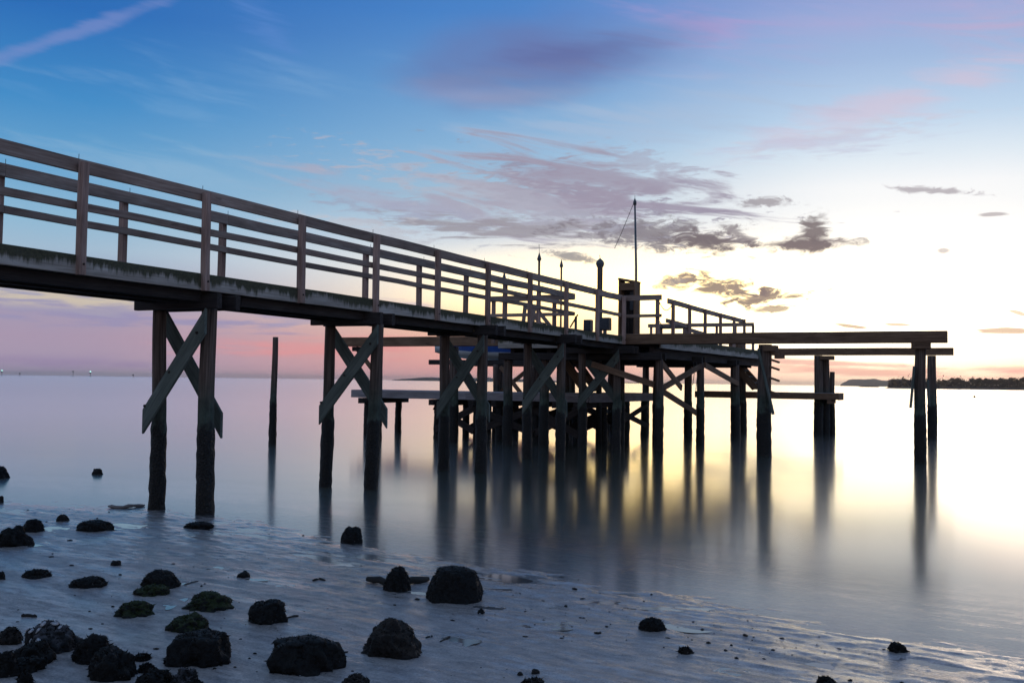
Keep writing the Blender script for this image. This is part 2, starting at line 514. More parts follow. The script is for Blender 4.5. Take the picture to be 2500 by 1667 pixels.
def water_mat(name, murk, rough, use_film):
    m, t, out = newmat(name)
    g = t.node('ShaderNodeNewGeometry')
    P = g.outputs['Position']
    n1 = t.noise(t.mapping(P, (.35, 1.3, 1)), 1.0, 3, .5)
    fr = t.node('ShaderNodeFresnel')
    fr.inputs['IOR'].default_value = 1.38
    gl = t.node('ShaderNodeBsdfGlossy')
    gl.inputs['Color'].default_value = (1, 1, 1, 1)
    t.put(gl.inputs['Roughness'], t.math('MULTIPLY_ADD', n1, .03, rough))
    glw = gl.outputs[0]
    if use_film:      # small waves during the long exposure: a second, broad lobe
        g2_ = t.node('ShaderNodeBsdfGlossy')
        g2_.inputs['Roughness'].default_value = .34
        gm = t.node('ShaderNodeMixShader')
        ml = t.node('ShaderNodeAttribute')
        ml.attribute_name = 'milk'
        t.put(gm.inputs[0], t.math('MULTIPLY_ADD', ml.outputs['Fac'], .26, .05))
        t.l.new(gl.outputs[0], gm.inputs[1])
        t.l.new(g2_.outputs[0], gm.inputs[2])
        glw = gm.outputs[0]
    df = t.node('ShaderNodeBsdfDiffuse')
    df.inputs['Color'].default_value = murk
    if use_film:
        am = t.node('ShaderNodeAttribute')
        am.attribute_name = 'milk'
        t.put(df.inputs['Color'], t.mix(am.outputs['Fac'], murk, (.20, .19, .16, 1)))
    body = df.outputs[0]
    if use_film:
        tr = t.node('ShaderNodeBsdfTransparent')
        mx = t.node('ShaderNodeMixShader')
        a = t.node('ShaderNodeAttribute')
        a.attribute_name = 'film'
        t.put(mx.inputs[0], a.outputs['Fac'])
        t.l.new(tr.outputs[0], mx.inputs[1])
        t.l.new(df.outputs[0], mx.inputs[2])
        body = mx.outputs[0]
    mx2 = t.node('ShaderNodeMixShader')
    t.put(mx2.inputs[0], t.math('MULTIPLY_ADD', fr.outputs[0], 1.12, .02, clamp=True))
    t.l.new(body, mx2.inputs[1])
    t.l.new(glw, mx2.inputs[2])
    t.l.new(mx2.outputs[0], out.inputs[0])
    return m


M['water'] = water_mat('still_sea_water', (.040, .039, .018, 1), .122, True)
M['pool'] = water_mat('shallow_pool_water', (.12, .105, .10, 1), .06, False)


def leaf_mat(name, c):
    m, t, out = newmat(name)
    oi = t.node('ShaderNodeTexCoord')
    n = t.noise(oi.outputs['Object'], .8, 3, .6)
    col = t.ramp(n, [(.3, tuple(k * .6 for k in c) + (1,)), (.7, tuple(k * 1.3 for k in c) + (1,))])
    principled(t, out, col, .9, None, .1)
    return m


M['leaf'] = leaf_mat('far_foliage', (.070, .042, .028))
M['bark'] = plain('far_bark', (.06, .045, .035, 1), .9, 0, 2)
M['land'] = leaf_mat('far_land', (.10, .08, .065))

# ------------------------------------------------------------------ mesh helpers
PHI = R_(90 - 26.32)      # the pier runs along local x of this frame
DIST = 9.196
cph, sph = math.cos(PHI), math.sin(PHI)


def Wp(s, t, z):
    """pier frame (along, across, up) -> world"""
    return Vector((cph * s - sph * (DIST + t), sph * s + cph * (DIST + t), z))


BASE = {}      # absolute origin of every object, in its own frame


class Geo:
    def __init__(self):
        self.v, self.f, self.w, self.mi = [], [], [], []
        self.cur = 0

    def add(self, verts, faces, wcs):
        o = len(self.v)
        self.v += [tuple(p) for p in verts]
        self.w += [tuple(p) for p in wcs]
        self.f += [tuple(i + o for i in f) for f in faces]
        self.mi += [self.cur] * len(faces)

    def beam(self, p0, p1, w, h, up=(0, 0, 1), ch=.006, seg=1, jit=0.0, cut0=None, cut1=None, plumb=False):
        """board from p0 to p1: w across, h along 'up', chamfered edges"""
        p0, p1 = Vector(p0), Vector(p1)
        d = (p1 - p0)
        L = d.length
        d.normalize()
        up = Vector(up)
        side = d.cross(up)
        if side.length < 1e-4:
            side = d.cross(Vector((1, 0, 0)))
        side.normalize()
        u = side.cross(d).normalized()
        a, b = w / 2, h / 2
        ch = min(ch, a * .4, b * .4)
        prof = [(-a + ch, -b), (a - ch, -b), (a, -b + ch), (a, b - ch), (a - ch, b), (-a + ch, b), (-a, b - ch), (-a, -b + ch)]
        if plumb:      # both ends sawn upright
            cut0 = cut1 = -u.y * b / d.y
        o = random.uniform(0, 50)
        vs, ws = [], []
        for k in range(seg + 1):
            c = p0 + d * (L * k / seg)
            if 0 < k < seg and jit:
                c += side * random.uniform(-jit, jit) + u * random.uniform(-jit, jit)
            for (x, y) in prof:
                p = c + side * x + u * y
                if k == 0 and cut0:
                    p += d * cut0 * y / b
                if k == seg and cut1:
                    p += d * cut1 * y / b
                vs.append(p)
                ws.append((L * k / seg + o, x, y))
        fs = []
        for k in range(seg):
            for i in range(8):
                j = (i + 1) % 8
                fs.append((k * 8 + i, k * 8 + j, k * 8 + 8 + j, k * 8 + 8 + i))
        fs.append(tuple(reversed(range(8))))
        fs.append(tuple(seg * 8 + i for i in range(8)))
        self.add(vs, fs, ws)

    def tube(self, pts, r, sides=10, cap=True, rough=0.0, bumps=0.0, seed=0.0):
        """round bar through pts; r a number or a list"""
        pts = [Vector(p) for p in pts]
        n = len(pts)
        rs = r if isinstance(r, (list, tuple)) else [r] * n
        o = random.uniform(0, 50)
        vs, ws, fs = [], [], []
        acc = 0
        ref = Vector((1, 0, 0))
        for k in range(n):
            d = (pts[min(k + 1, n - 1)] - pts[max(k - 1, 0)]).normalized()
            if abs(d.dot(ref)) > .95:
                ref = Vector((0, 1, 0))
            x = (ref - d * ref.dot(d)).normalized()
            y = d.cross(x)
            if k:
                acc += (pts[k] - pts[k - 1]).length
            for i in range(sides):
                an = 2 * math.pi * i / sides
                q = rs[k]
                if rough:
                    q *= 1 + rough * mnoise.noise(Vector((math.cos(an) * 1.4, math.sin(an) * 1.4, acc * 1.1 + seed)))
                if bumps and pts[k].z < 1.12:
                    q += bumps * (mnoise.noise(Vector((math.cos(an) * 4, math.sin(an) * 4, acc * 9 + seed))) + .4)
                vs.append(pts[k] + x * (q * math.cos(an)) + y * (q * math.sin(an)))
                ws.append((acc + o, math.cos(an) * q, math.sin(an) * q))
        for k in range(n - 1):
            for i in range(sides):
                j = (i + 1) % sides
                fs.append((k * sides + i, k * sides + j, (k + 1) * sides + j, (k + 1) * sides + i))
        if cap:
            fs.append(tuple(reversed(range(sides))))
            fs.append(tuple((n - 1) * sides + i for i in range(sides)))
        self.add(vs, fs, ws)

    def pile(self, top, base, r_top, r_base, sides=18, rings=34):
        top, base = Vector(top), Vector(base)
        sd = random.uniform(0, 90)
        pts, rs = [], []
        for k in range(rings + 1):
            f = k / rings
            p = base.lerp(top, f)
            p += Vector((mnoise.noise(Vector((f * 2.2, sd, 1))), mnoise.noise(Vector((f * 2.2, sd, 5))), 0)) * .022
            pts.append(p)
            rs.append(r_base + (r_top - r_base) * f)
        self.tube(pts, rs, sides, True, .045, .020, sd)

    def cone(self, p, r0, h, r1=0.004, sides=10):
        self.tube([p, Vector(p) + Vector((0, 0, h))], [r0, r1], sides)


def mk(name, geo, mat, parent=None, origin=None, smooth=False):
    """one mesh object; geometry is given in the frame of the thing it belongs to"""
    vs = np.array(geo.v, dtype=np.float64).reshape(-1, 3)
    if origin is None:
        origin = (vs.min(0) + vs.max(0)) / 2
        origin[2] = vs[:, 2].min()
    origin = np.array(origin, dtype=np.float64)
    me = bpy.data.meshes.new(name)
    me.from_pydata([tuple(p) for p in (vs - origin)], [], geo.f)
    a = me.attributes.new('wc', 'FLOAT_VECTOR', 'POINT')
    a.data.foreach_set('vector', np.array(geo.w, dtype=np.float32).ravel())
    for mm in (mat if isinstance(mat, (list, tuple)) else [mat]):
        me.materials.append(mm)
    if isinstance(mat, (list, tuple)):
        me.polygons.foreach_set('material_index', geo.mi)
    if smooth:
        me.shade_smooth()
    me.update()
    o = bpy.data.objects.new(name, me)
    COL.objects.link(o)
    BASE[o.name] = Vector(origin)
    if parent is not None:
        o.parent = parent
        o.location = Vector(origin) - BASE[parent.name]
    else:
        o.location = Vector(origin)
    return o


def tag(o, label=None, cat=None, group=None, kind=None):
    if label:
        o['label'] = label
    if cat:
        o['category'] = cat
    if group:
        o['group'] = group
    if kind:
        o['kind'] = kind
    return o


def thing(name, label, cat, s, t, z, group=None, pier=True):
    """an Empty at the base of a thing; pier=True places it in the pier's frame"""
    o = bpy.data.objects.new(name, None)
    COL.objects.link(o)
    o.empty_display_size = .2
    if pier:
        o.location = Wp(s, t, z)
        o.rotation_euler = (0, 0, PHI)
    else:
        o.location = (s, t, z)
    BASE[o.name] = Vector((s, t, z))
    return tag(o, label, cat, group)


def sub(name, parent, p):
    o = bpy.data.objects.new(name, None)
    COL.objects.link(o)
    o.empty_display_size = .1
    o.parent = parent
    o.location = Vector(p) - BASE[parent.name]
    BASE[o.name] = Vector(p)
    return o


def dup(o, p, parent):
    """copy of a part, its mesh shared, set at p in the thing's frame"""
    c = o.copy()
    COL.objects.link(c)
    c.parent = parent
    c.location = Vector(p) - BASE[parent.name]
    BASE[c.name] = Vector(p)
    return c


def ground(px, py, z=0.0):
    d = ray(px, py)
    return Vector((0, 0, EYE)) + d * ((z - EYE) / d.z)


# ------------------------------------------------------------------ noise for the terrain
def vnoise(x, y, seed=0):
    xi, yi = np.floor(x).astype(np.int64), np.floor(y).astype(np.int64)
    xf, yf = x - xi, y - yi
    u, v = xf * xf * xf * (xf * (xf * 6 - 15) + 10), yf * yf * yf * (yf * (yf * 6 - 15) + 10)

    def h(a, b):
        n = (a * 374761393 + b * 668265263 + seed * 974711) & 0x7fffffff
        n = ((n ^ (n >> 13)) * 1274126177) & 0x7fffffff
        return ((n ^ (n >> 16)) & 0xffff) / 65535.0
    return (h(xi, yi) * (1 - u) + h(xi + 1, yi) * u) * (1 - v) + (h(xi, yi + 1) * (1 - u) + h(xi + 1, yi + 1) * u) * v


def fbm(x, y, oct=4, seed=0):
    s, a, tot = 0, 1.0, 0
    for k in range(oct):
        s = s + a * vnoise(x * 2 ** k + 17 * k, y * 2 ** k - 9 * k, seed + k)
        tot += a
        a *= .5
    return s / tot - .5


SHORE_PX = [(0, 1225), (120, 1236), (200, 1240), (330, 1246), (500, 1262), (620, 1285), (760, 1312), (900, 1348), (1060, 1382),
            (1250, 1402), (1400, 1420), (1700, 1472), (1860, 1512), (2100, 1558), (2300, 1602), (2500, 1652)]
SH = np.array([tuple(ground(*p))[:2] for p in SHORE_PX])
SH = np.vstack([[-60, SH[0, 1] + 26], [-14, SH[0, 1] + 3.2], SH, [SH[-1, 0] + 4, SH[-1, 1] - 3.2], [60, SH[-1, 1] - 42]])


def shore_d(x, y):
    """metres inland of the waterline (negative: under water)"""
    return (np.interp(x, SH[:, 0], SH[:, 1]) - y) * .80


def sand_z(x, y, detail=True):
    d = shore_d(x, y)
    z = np.where(d > 0, .012 * np.minimum(d, 1.2) + .024 * np.maximum(d - 1.2, 0), np.maximum(np.where(d > -1.5, .020 * d, -.03 + .06 * (d + 1.5)), -1.2))
    u, w = .83 * x - .56 * y, .56 * x + .83 * y
    z = z + .030 * fbm(u * .55, w * 1.5, 3, 3) * np.clip(d * .5 + .5, .15, 1)
    if detail:
        near = np.clip(1.6 - np.abs(d) * .25, .55, 1.4)
        z = z + .019 * near * fbm(u * 2.2, w * 7.0, 4, 21) + .008 * near * fbm(u * 6, w * 21, 3, 33) + .006 * fbm(u * 14, w * 26, 3, 40)
    return z


def grid_mesh(xs, ys):
    nx, ny = len(xs), len(ys)
    X, Y = np.meshgrid(xs, ys)
    idx = np.arange(nx * ny).reshape(ny, nx)
    F = np.stack([idx[:-1, :-1], idx[:-1, 1:], idx[1:, 1:], idx[1:, :-1]], -1).reshape(-1, 4)
    return X.ravel(), Y.ravel(), F


def mesh_np(name, V, F, mat, attrs=None, smooth=True):
    me = bpy.data.meshes.new(name)
    me.vertices.add(len(V))
    me.vertices.foreach_set('co', V.astype(np.float32).ravel())
    me.loops.add(F.size)
    me.loops.foreach_set('vertex_index', F.ravel().astype(np.int32))
    me.polygons.add(len(F))
    me.polygons.foreach_set('loop_start', np.arange(0, F.size, F.shape[1], dtype=np.int32))
    for k, a in (attrs or {}).items():
        at = me.attributes.new(k, 'FLOAT', 'POINT')
        at.data.foreach_set('value', a.astype(np.float32))
    me.update(calc_edges=True)
    me.validate()
    if smooth:
        me.shade_smooth()
    me.materials.append(mat)
    o = bpy.data.objects.new(name, me)
    COL.objects.link(o)
    return o


# ------------------------------------------------------------------ beach and sea
xs = np.concatenate([np.linspace(-60, -10, 26)[:-1], np.linspace(-10, -7, 40)[:-1], np.arange(-7, 5.2, .022), np.linspace(5.2, 9, 40)[1:], np.linspace(9, 60, 26)[1:]])
ys = np.concatenate([np.linspace(-40, 3.5, 30)[:-1], np.arange(3.5, 13.4, .024), np.linspace(13.4, 18, 40)[1:], np.linspace(18, 60, 22)[1:]])
X, Y, Fq = grid_mesh(xs, ys)
Z = sand_z(X, Y)
beach = mesh_np('beach', np.stack([X, Y, Z], -1), Fq, M['sand'], {'wet': np.clip(1.1 - shore_d(X, Y) * .9, 0, 1) * .9, 'damp': np.clip(1 - shore_d(X, Y) / 3.6, 0, 1)})
tag(beach, kind='structure')

xs = np.concatenate([-np.geomspace(14000, 12, 22)[:-1], np.arange(-12, 10, .10), np.geomspace(10, 14000, 22)])
ys = np.concatenate([np.linspace(-30, 4, 8)[:-1], np.arange(4, 18, .08), np.geomspace(18, 14000, 28)])
X, Y, Fq = grid_mesh(xs, ys)
dep = np.where((np.abs(X) < 59) & (Y < 59), -sand_z(X, Y), 1.0)
film = np.clip((dep - .001) / .13, 0, 1) ** .8
milk = np.where((np.abs(X) < 59) & (Y < 59), np.exp(-np.maximum(-shore_d(X, Y), 0) / 2.4), 0.0)
sea = mesh_np('sea_water', np.stack([X, Y, np.zeros_like(X)], -1), Fq, M['water'], {'film': film, 'milk': milk})
tag(sea, kind='structure')


def puddle(px, py, wpx, hpx, rot=0.0):
    c = ground(px, py, .03)
    zc = float(sand_z(np.array([c.x]), np.array([c.y]))[0])
    c = ground(px, py, zc)
    dist = c.y
    rx = 1.15 * wpx / 2 / FPX * dist
    ry = 1.15 * hpx / 2 / FPX * dist * dist / EYE
    n = 40
    vs = []
    sd = random.uniform(0, 50)
    for k in range(n):
        an = 2 * math.pi * k / n
        q = 1 + .55 * mnoise.noise(Vector((math.cos(an) * 1.3 + sd, math.sin(an) * 1.3, sd)))
        x, y = rx * q * math.cos(an), ry * q * math.sin(an)
        vs.append((x * math.cos(rot) - y * math.sin(rot), x * math.sin(rot) + y * math.cos(rot)))
    me = bpy.data.meshes.new('puddle')
    zz = max(float(sand_z(np.array([c.x + p[0]]), np.array([c.y + p[1]]))[0]) for p in vs[::4])
    zm = float(np.mean([float(sand_z(np.array([c.x + p[0]]), np.array([c.y + p[1]]))[0]) for p in vs[::2]]))
    zl = zm + .0003
    me.from_pydata([(p[0], p[1], 0) for p in vs], [], [tuple(range(n))])
    me.materials.append(M['pool'])
    o = bpy.data.objects.new('puddle', me)
    COL.objects.link(o)
    o.location = (c.x, c.y, zl)
    tag(o, kind='structure')


for a in [(130, 1292, 60, 14), (300, 1286, 120, 12), (95, 1328, 34, 12), (425, 1472, 40, 22), (528, 1387, 34, 7), (840, 1380, 52, 5),
          (445, 1428, 14, 8), (1235, 1415, 100, 18, -.3), (1205, 1438, 130, 10), (1110, 1570, 90, 24), (1330, 1525, 170, 16),
          (1670, 1535, 130, 14), (1000, 1450, 90, 14), (1450, 1470, 120, 10), (2005, 1622, 60, 16), (1640, 1485, 200, 8),
          (1180, 1482, 70, 8), (700, 1430, 40, 6), (620, 1415, 60, 5), (1780, 1640, 70, 16)]:
    puddle(*a)

# ------------------------------------------------------------------ the pier
S0, S1 = 3.0, 24.9            # the narrow walkway; the head runs on to 37.5
HEAD = 37.5


def deck_z(s):
    return 3.045 - .0062 * (min(s, 25) - 8)


pier = thing('pier', 'long weathered wooden pier on braced piles running out to sea from the upper left', 'pier', 9.7, .4, 0)

# deck planks, one by one
g = Geo()
g.beam((0, -.03, -.02), (0, 1.03, -.02), .138, .038)
plank0 = mk('deck_plank', g, M['plank'], pier, (0, 0, 0))
s = S0
first = True
while s < S1 - .1:
    p = (s, random.uniform(-.008, .008), deck_z(s) - .004 * random.random())
    if first:
        plank0.location = Vector(p) - BASE[pier.name]
        first = False
    else:
        dup(plank0, p, pier)
    s += .146
g = Geo()
g.beam((0, -.92, -.02), (0, 3.6, -.02), .138, .038, seg=2)
plank1 = mk('deck_plank', g, M['plank'], pier, (0, 0, 0))
s = 25.12
first = True
while s < HEAD:
    p = (s, random.uniform(-.01, .01), deck_z(s) - .004 * random.random())
    if first:
        plank1.location = Vector(p) - BASE[pier.name]
        first = False
    else:
        dup(plank1, p, pier)
    s += .150

# fascia boards along both edges, joined every second post
edges = [S0] + [7.84 + 1.9 * k for k in (1, 3, 5, 7)] + [S1 + .1]
for tt in (-.045, 1.045):
    for a, b in zip(edges[:-1], edges[1:]):
        g = Geo()
        g.beam((a + .003, tt, deck_z(a) - .105), (b - .003, tt, deck_z(b) - .105), .045, .21, seg=6, jit=.003)
        mk('fascia_board', g, M['fascia'], pier)
for tt in (-.93, 3.62):
    for a, b in zip((25.3, 29.2, 33.2), (29.2, 33.2, HEAD)):
        g = Geo()
        g.beam((a + .003, tt, deck_z(25) - .15), (b - .003, tt, deck_z(25) - .15), .045, .30, seg=4, jit=.003)
        mk('fascia_board', g, M['fascia'], pier)
g = Geo()
g.beam((25.03, 1.1, deck_z(25) - .15), (25.03, 3.6, deck_z(25) - .15), .045, .30, seg=3, jit=.003)
mk('fascia_board', g, M['fascia'], pier)
# stringers under the planks
for tt in (.12, .5, .88):
    k = S0
    while k < S1:
        e = min(k + 3.8, S1)
        g = Geo()
        g.beam((k + .002, tt, deck_z(k) - .19), (e - .002, tt, deck_z(e) - .19), .09, .30, seg=2, jit=.004)
        mk('stringer', g, M['dark'], pier)
        k += 3.8
for s in np.arange(25.5, HEAD, 1.0):
    g = Geo()
    g.beam((s, -.88, deck_z(25) - .14), (s, 3.58, deck_z(25) - .14), .06, .20)
    mk('joist', g, M['dark'], pier)
for tt in (-.7, .2, 1.1, 2.2, 3.3):
    g = Geo()
    g.beam((25.3, tt, deck_z(25) - .40), (HEAD - .1, tt, deck_z(25) - .40), .12, .30, seg=3, jit=.004)
    mk('girder', g, M['dark'], pier)


def rail_set(name, tp, ss, h_off, post_side, ext0, ext1, a_rail=True):
    """railing along the pier: posts on the outer side, a deep top rail and a mid rail"""
    rl = sub(name, pier, (ss[0], tp, deck_z(ss[0])))
    for s_ in ss:
        z = deck_z(s_)
        g = Geo()
        lean = random.uniform(-.012, .012)
        g.beam((s_ + random.uniform(-.01, .01), tp + post_side * .088, z - .215), (s_ + lean, tp + post_side * .088, z + 1.015), .088, .088, up=(1, 0, 0), ch=.008, seg=3, jit=.003)
        g.cur = 1
        g.tube([(s_, tp + post_side * .130, z - .10), (s_, tp + post_side * .142, z - .10)], .013, 8)
        g.tube([(s_ + .01, tp, z + 1.05), (s_ + .014, tp + .003, z + 1.115)], .0035, 5)
        mk('rail_post', g, [M['post'], M['rust']], rl)
    joints = [ext0] + [x for x in ss[2::2] if ext0 < x < ext1 - .4] + [ext1]
    for a, b in zip(joints[:-1], joints[1:]):
        for zo, hh, ww in ((.985, .15, .042), (.545, .088, .04)):
            g = Geo()
            g.beam((a + .002, tp, deck_z(a) + zo), (b - .002, tp, deck_z(b) + zo), ww, hh, seg=4, jit=.007)
            mk('top_rail' if zo > .8 else 'mid_rail', g, M['rail'], rl)
    return rl


near_s = [3.98 + .06, 5.94] + [7.84 + 1.9 * k for k in range(9)] + [24.9]
rail_set('railing', 0.0, near_s, 0, -1, S0, 25.0)
far_s = [3.85, 5.75, 7.70, 9.50, 11.32, 13.12, 14.95, 16.75, 18.6, 20.4, 22.2, 23.9]
rail_set('railing', 1.0, far_s, 0, 1, S0, 24.2)
# the railing turning off to the left at the end of the walkway
rl = sub('railing', pier, (24.2, 1.0, deck_z(25)))
for zo, hh in ((.985, .15), (.545, .088)):
    g = Geo()
    g.beam((24.25, 1.03, deck_z(25) + zo), (24.25, 3.5, deck_z(25) + zo), .042, hh, seg=2, jit=.004)
    mk('top_rail' if zo > .8 else 'mid_rail', g, M['rail'], rl)
for tt in (1.62, 3.4):
    g = Geo()
    g.beam((24.33, tt, deck_z(25) - .2), (24.33, tt, deck_z(25) + 1.0), .088, .088, up=(1, 0, 0))
    mk('rail_post', g, M['post'], rl)
# short railing across the front of the head, by the gate
rl = sub('railing', pier, (25.05, -.5, deck_z(25)))
for zo, hh in ((.985, .14), (.52, .08)):
    g = Geo()
    g.beam((25.02, .02, deck_z(25) + zo), (25.02, -1.06, deck_z(25) + zo), .045, hh)
    mk('top_rail' if zo > .8 else 'mid_rail', g, M['rail'], rl)
g = Geo()
g.beam((25.09, -.93, deck_z(25) - .1), (25.09, -.93, deck_z(25) + .92), .088, .088, up=(1, 0, 0))
mk('rail_post', g, M['post'], rl)
# railing of the head, seaward of the gate
rl = sub('railing', pier, (26.5, -.8, deck_z(25)))
zz = deck_z(25)
for k, s_ in enumerate((26.6, 28.15, 29.75, 31.5, 33.2, 34.6)):
    g = Geo()
    g.beam((s_, -.87, zz - .2), (s_ + random.uniform(-.015, .015), -.87, zz + 1.0), .085, .085, up=(1, 0, 0), seg=2, jit=.003)
    mk('rail_post', g, M['post'], rl)
for (a, za), (b, zb) in (((26.35, 1.0), (29.75, .965)), ((29.75, .965), (34.9, .935))):
    g = Geo()
    g.beam((a, -.80, zz + za), (b, -.80, zz + zb), .045, .14, seg=3, jit=.005)
    mk('top_rail', g, M['rail'], rl)
for (a, za), (b, zb) in (((26.3, .47), (28.4, .42)), ((28.2, .34), (31.4, .22))):
    g = Geo()
    g.beam((a, -.78, zz + za), (b, -.78, zz + zb), .045, .11, seg=2, jit=.005)
    mk('mid_rail', g, M['rail'], rl)
# railing across the seaward end
rl = sub('railing', pier, (HEAD, 0, zz))
for zo, hh in ((.985, .14), (.5, .08)):
    g = Geo()
    g.beam((HEAD - .1, -.55, zz + zo), (HEAD - .1, 3.5, zz + zo), .045, hh, seg=2, jit=.004)
    mk('top_rail' if zo > .8 else 'mid_rail', g, M['rail'], rl)
for tt in (-.5, .15, .85, 2.1, 3.4):
    g = Geo()
    g.beam((HEAD - .03, tt, zz - .2), (HEAD - .03, tt, zz + .97), .085, .085, up=(1, 0, 0))
    mk('rail_post', g, M['post'], rl)


def bent(s, piles, cap, top=2.62, braces=True, capz=2.70, low=1.18, ba=None):
    """piles under a cap beam, X-braced on both faces: one trestle"""
    b = sub('trestle_bent', pier, (s, piles[0][0], 0))
    for (t0, t1, r) in piles:
        g = Geo()
        g.pile((s, t1, top), (s, t0, -.7), r * .93, r * 1.06)
        mk('pile', g, M['pile'], b, smooth=True)
    for ds in (-.17, .17):
        g = Geo()
        g.beam((s + ds, cap[0], capz), (s + ds, cap[1], capz), .085, .19, ch=.01, seg=2, jit=.003)
        mk('cap_beam', g, M['dark'], b)
    if braces:
        n, f = piles[0][1], piles[-1][1]
        g = Geo()
        g.beam((s - .21, n - .14, 2.45), (s - .21, f + .02, low - .02), .045, .20, up=(0, 0, 1), seg=2, jit=.004, plumb=True)
        g.cur = 1
        g.tube([(s - .22, f - .02, low + .18), (s - .245, f - .02, low + .18)], .018, 8)
        g.tube([(s - .22, n - .02, 2.30), (s - .248, n - .02, 2.30)], .018, 8)
        g.tube([(s - .22, (n + f) / 2, 1.80), (s - .248, (n + f) / 2, 1.80)], .015, 8)
        mk('cross_brace', g, [M['brace'], M['rust']], b)
        g = Geo()
        g.beam((s + .21, f + .09, 2.47), (s + .21, n - .06, low - .06), .045, .20, up=(0, 0, 1), seg=2, jit=.004, plumb=True)
        mk('cross_brace', g, M['brace'], b)


bent(5.9, [(-.1, -.1, 0.108), (.66, .66, 0.101)], (-.45, 1.05))
bent(10.05, [(.13, .12, 0.104), (.93, .98, 0.094)], (-.20, 1.22))
bent(13.65, [(.03, -.06, 0.102), (.90, .87, 0.093)], (-.24, 1.11))
bent(17.3, [(.0, -.01, 0.104), (.80, .83, 0.101)], (-.40, 1.09))
bent(21.1, [(.0, .0, 0.104), (.83, .83, 0.101)], (-.42, 1.08))
bent(24.85, [(.06, .08, 0.104), (1.02, 1.04, 0.101)], (-.45, 1.5), capz=2.58, top=2.5)
# bents of the head
bent(25.25, [(-.94, -.94, .105), (2.3, 2.3, .13), (3.4, 3.4, .13)], (-1.05, 3.6), capz=2.42, top=2.35, braces=False)
bent(29.0, [(-.95, -.95, .11), (.35, .35, .13), (1.5, 1.5, .13), (3.3, 3.3, .13)], (-1.05, 3.6), capz=2.42, top=2.35, braces=False)
bent(33.0, [(-1.0, -.95, .15), (.6, .6, .13), (1.6, 1.6, .13), (3.3, 3.3, .13)], (-1.05, 3.6), capz=2.42, top=2.35, braces=False)
bent(36.6, [(-.35, -.33, .13), (1.2, 1.2, .13), (3.3, 3.3, .13)], (-.6, 3.6), capz=2.42, top=2.35, braces=False)
bd = sub('knee_bracing', pier, (27, -.95, 1.5))
for p0, p1 in (((25.3, -.99, 2.25), (27.0, -.99, 1.62)), ((25.4, -.99, 1.62), (28.9, -.99, 2.25)), ((25.3, -.86, 1.62), (28.9, -.86, .9)),
               ((29.0, -1.08, 2.28), (32.9, -1.08, 1.75)), ((24.3, .55, 2.2), (25.3, -.78, 1.7))):
    g = Geo()
    g.beam(p0, p1, .05, .16, seg=2, jit=.004)
    mk('diagonal_brace', g, M['beam'], bd)

# ------------------------------------------------------------------ boat lifts: right side (empty) and left side
lift = thing('boat_lift', 'empty boat lift frame with two long level brown beams right of the pier', 'boat lift', 25.2, -7, 0)
for nm, p0, p1, hh in (('lift_beam', (25.16, .1, 2.865), (25.16, -7.76, 2.87), .27), ('lift_beam', (37.0, -.8, 2.91), (37.0, -7.27, 2.915), .25)):
    g = Geo()
    g.beam(p0, p1, .30 if hh > .26 else .2, hh, ch=.015, seg=6, jit=.006)
    mk(nm, g, M['beam'], lift)
for s_, t_, r_, tp_ in ((25.25, -7.18, .125, 2.72), (25.25, -3.62, .17, 2.72), (37.05, -6.6, .145, 2.78), (37.05, -2.90, .15, 2.78), (37.35, -3.10, .13, 2.78)):
    g = Geo()
    g.pile((s_, t_, tp_), (s_, t_, -.8), r_ * .95, r_ * 1.05)
    mk('pile', g, M['pile'], lift, smooth=True)
for s_, t_, w_, z_ in ((25.2, -7.2, .40, 2.67), (25.2, -3.78, .30, 2.62), (37.05, -3.2, .44, 2.70), (37.05, -1.55, .3, 2.74)):
    g = Geo()
    g.beam((s_, t_ - w_ / 2, z_), (s_, t_ + w_ / 2, z_), .36, .14)
    mk('cap_block', g, M['beam'], lift)
for p0, p1, w_ in (((25.05, -3.52, 2.6), (25.05, -3.88, 1.02), .05), ((25.1, -7.06, 2.2), (25.1, -6.98, 1.25), .05), ((25.32, -7.33, 1.9), (25.32, -7.36, 1.3), .05)):
    g = Geo()
    g.beam(p0, p1, w_, .12, up=(1, 0, 0), seg=2, jit=.006)
    mk('batten', g, M['brace'], lift)
for z_ in (2.48, 2.30, 2.12, 1.85, 1.52):
    g = Geo()
    g.beam((25.2, -3.78, z_ + .05), (25.2, -3.99, z_ - .02), .10, .05)
    mk('ladder_cleat', g, M['beam'], lift)
g = Geo()
g.pile((37.6, -3.28, 2.22), (37.6, -3.28, -.8), .085, .10)
st = mk('mooring_pile', g, M['pile'], None, (37.6, -3.28, 0), smooth=True)
st.location = Wp(37.6, -3.28, 0)
st.rotation_euler = (0, 0, PHI)
tag(st, 'short round pile beside the far leg of the empty boat lift', 'piling')

lift2 = thing('boat_lift', 'boat lift frame under the blue and white boat left of the pier', 'boat lift', 25.3, 6, 0)
for p0, p1, hh in (((25.25, 1.3, 2.835), (25.25, 9.15, 2.85), .27), ((36.6, 4.0, 2.88), (36.6, 9.9, 2.88), .25)):
    g = Geo()
    g.beam(p0, p1, .22, hh, ch=.012, seg=5, jit=.006)
    mk('lift_beam', g, M['beam'], lift2)
for s_, t_, r_ in ((25.4, 7.75, .115), (25.4, 5.2, .13), (36.6, 9.3, .12), (36.6, 4.6, .12)):
    g = Geo()
    g.pile((s_, t_, 2.70), (s_, t_, -.8), r_ * .95, r_ * 1.05)
    mk('pile', g, M['pile'], lift2, smooth=True)
for s_, t_ in ((25.35, 8.15), (36.6, 9.3)):
    g = Geo()
    g.beam((s_, t_ - .45, 2.64), (s_, t_ + .45, 2.64), .24, .13)
    mk('cap_block', g, M['dark'], lift2)
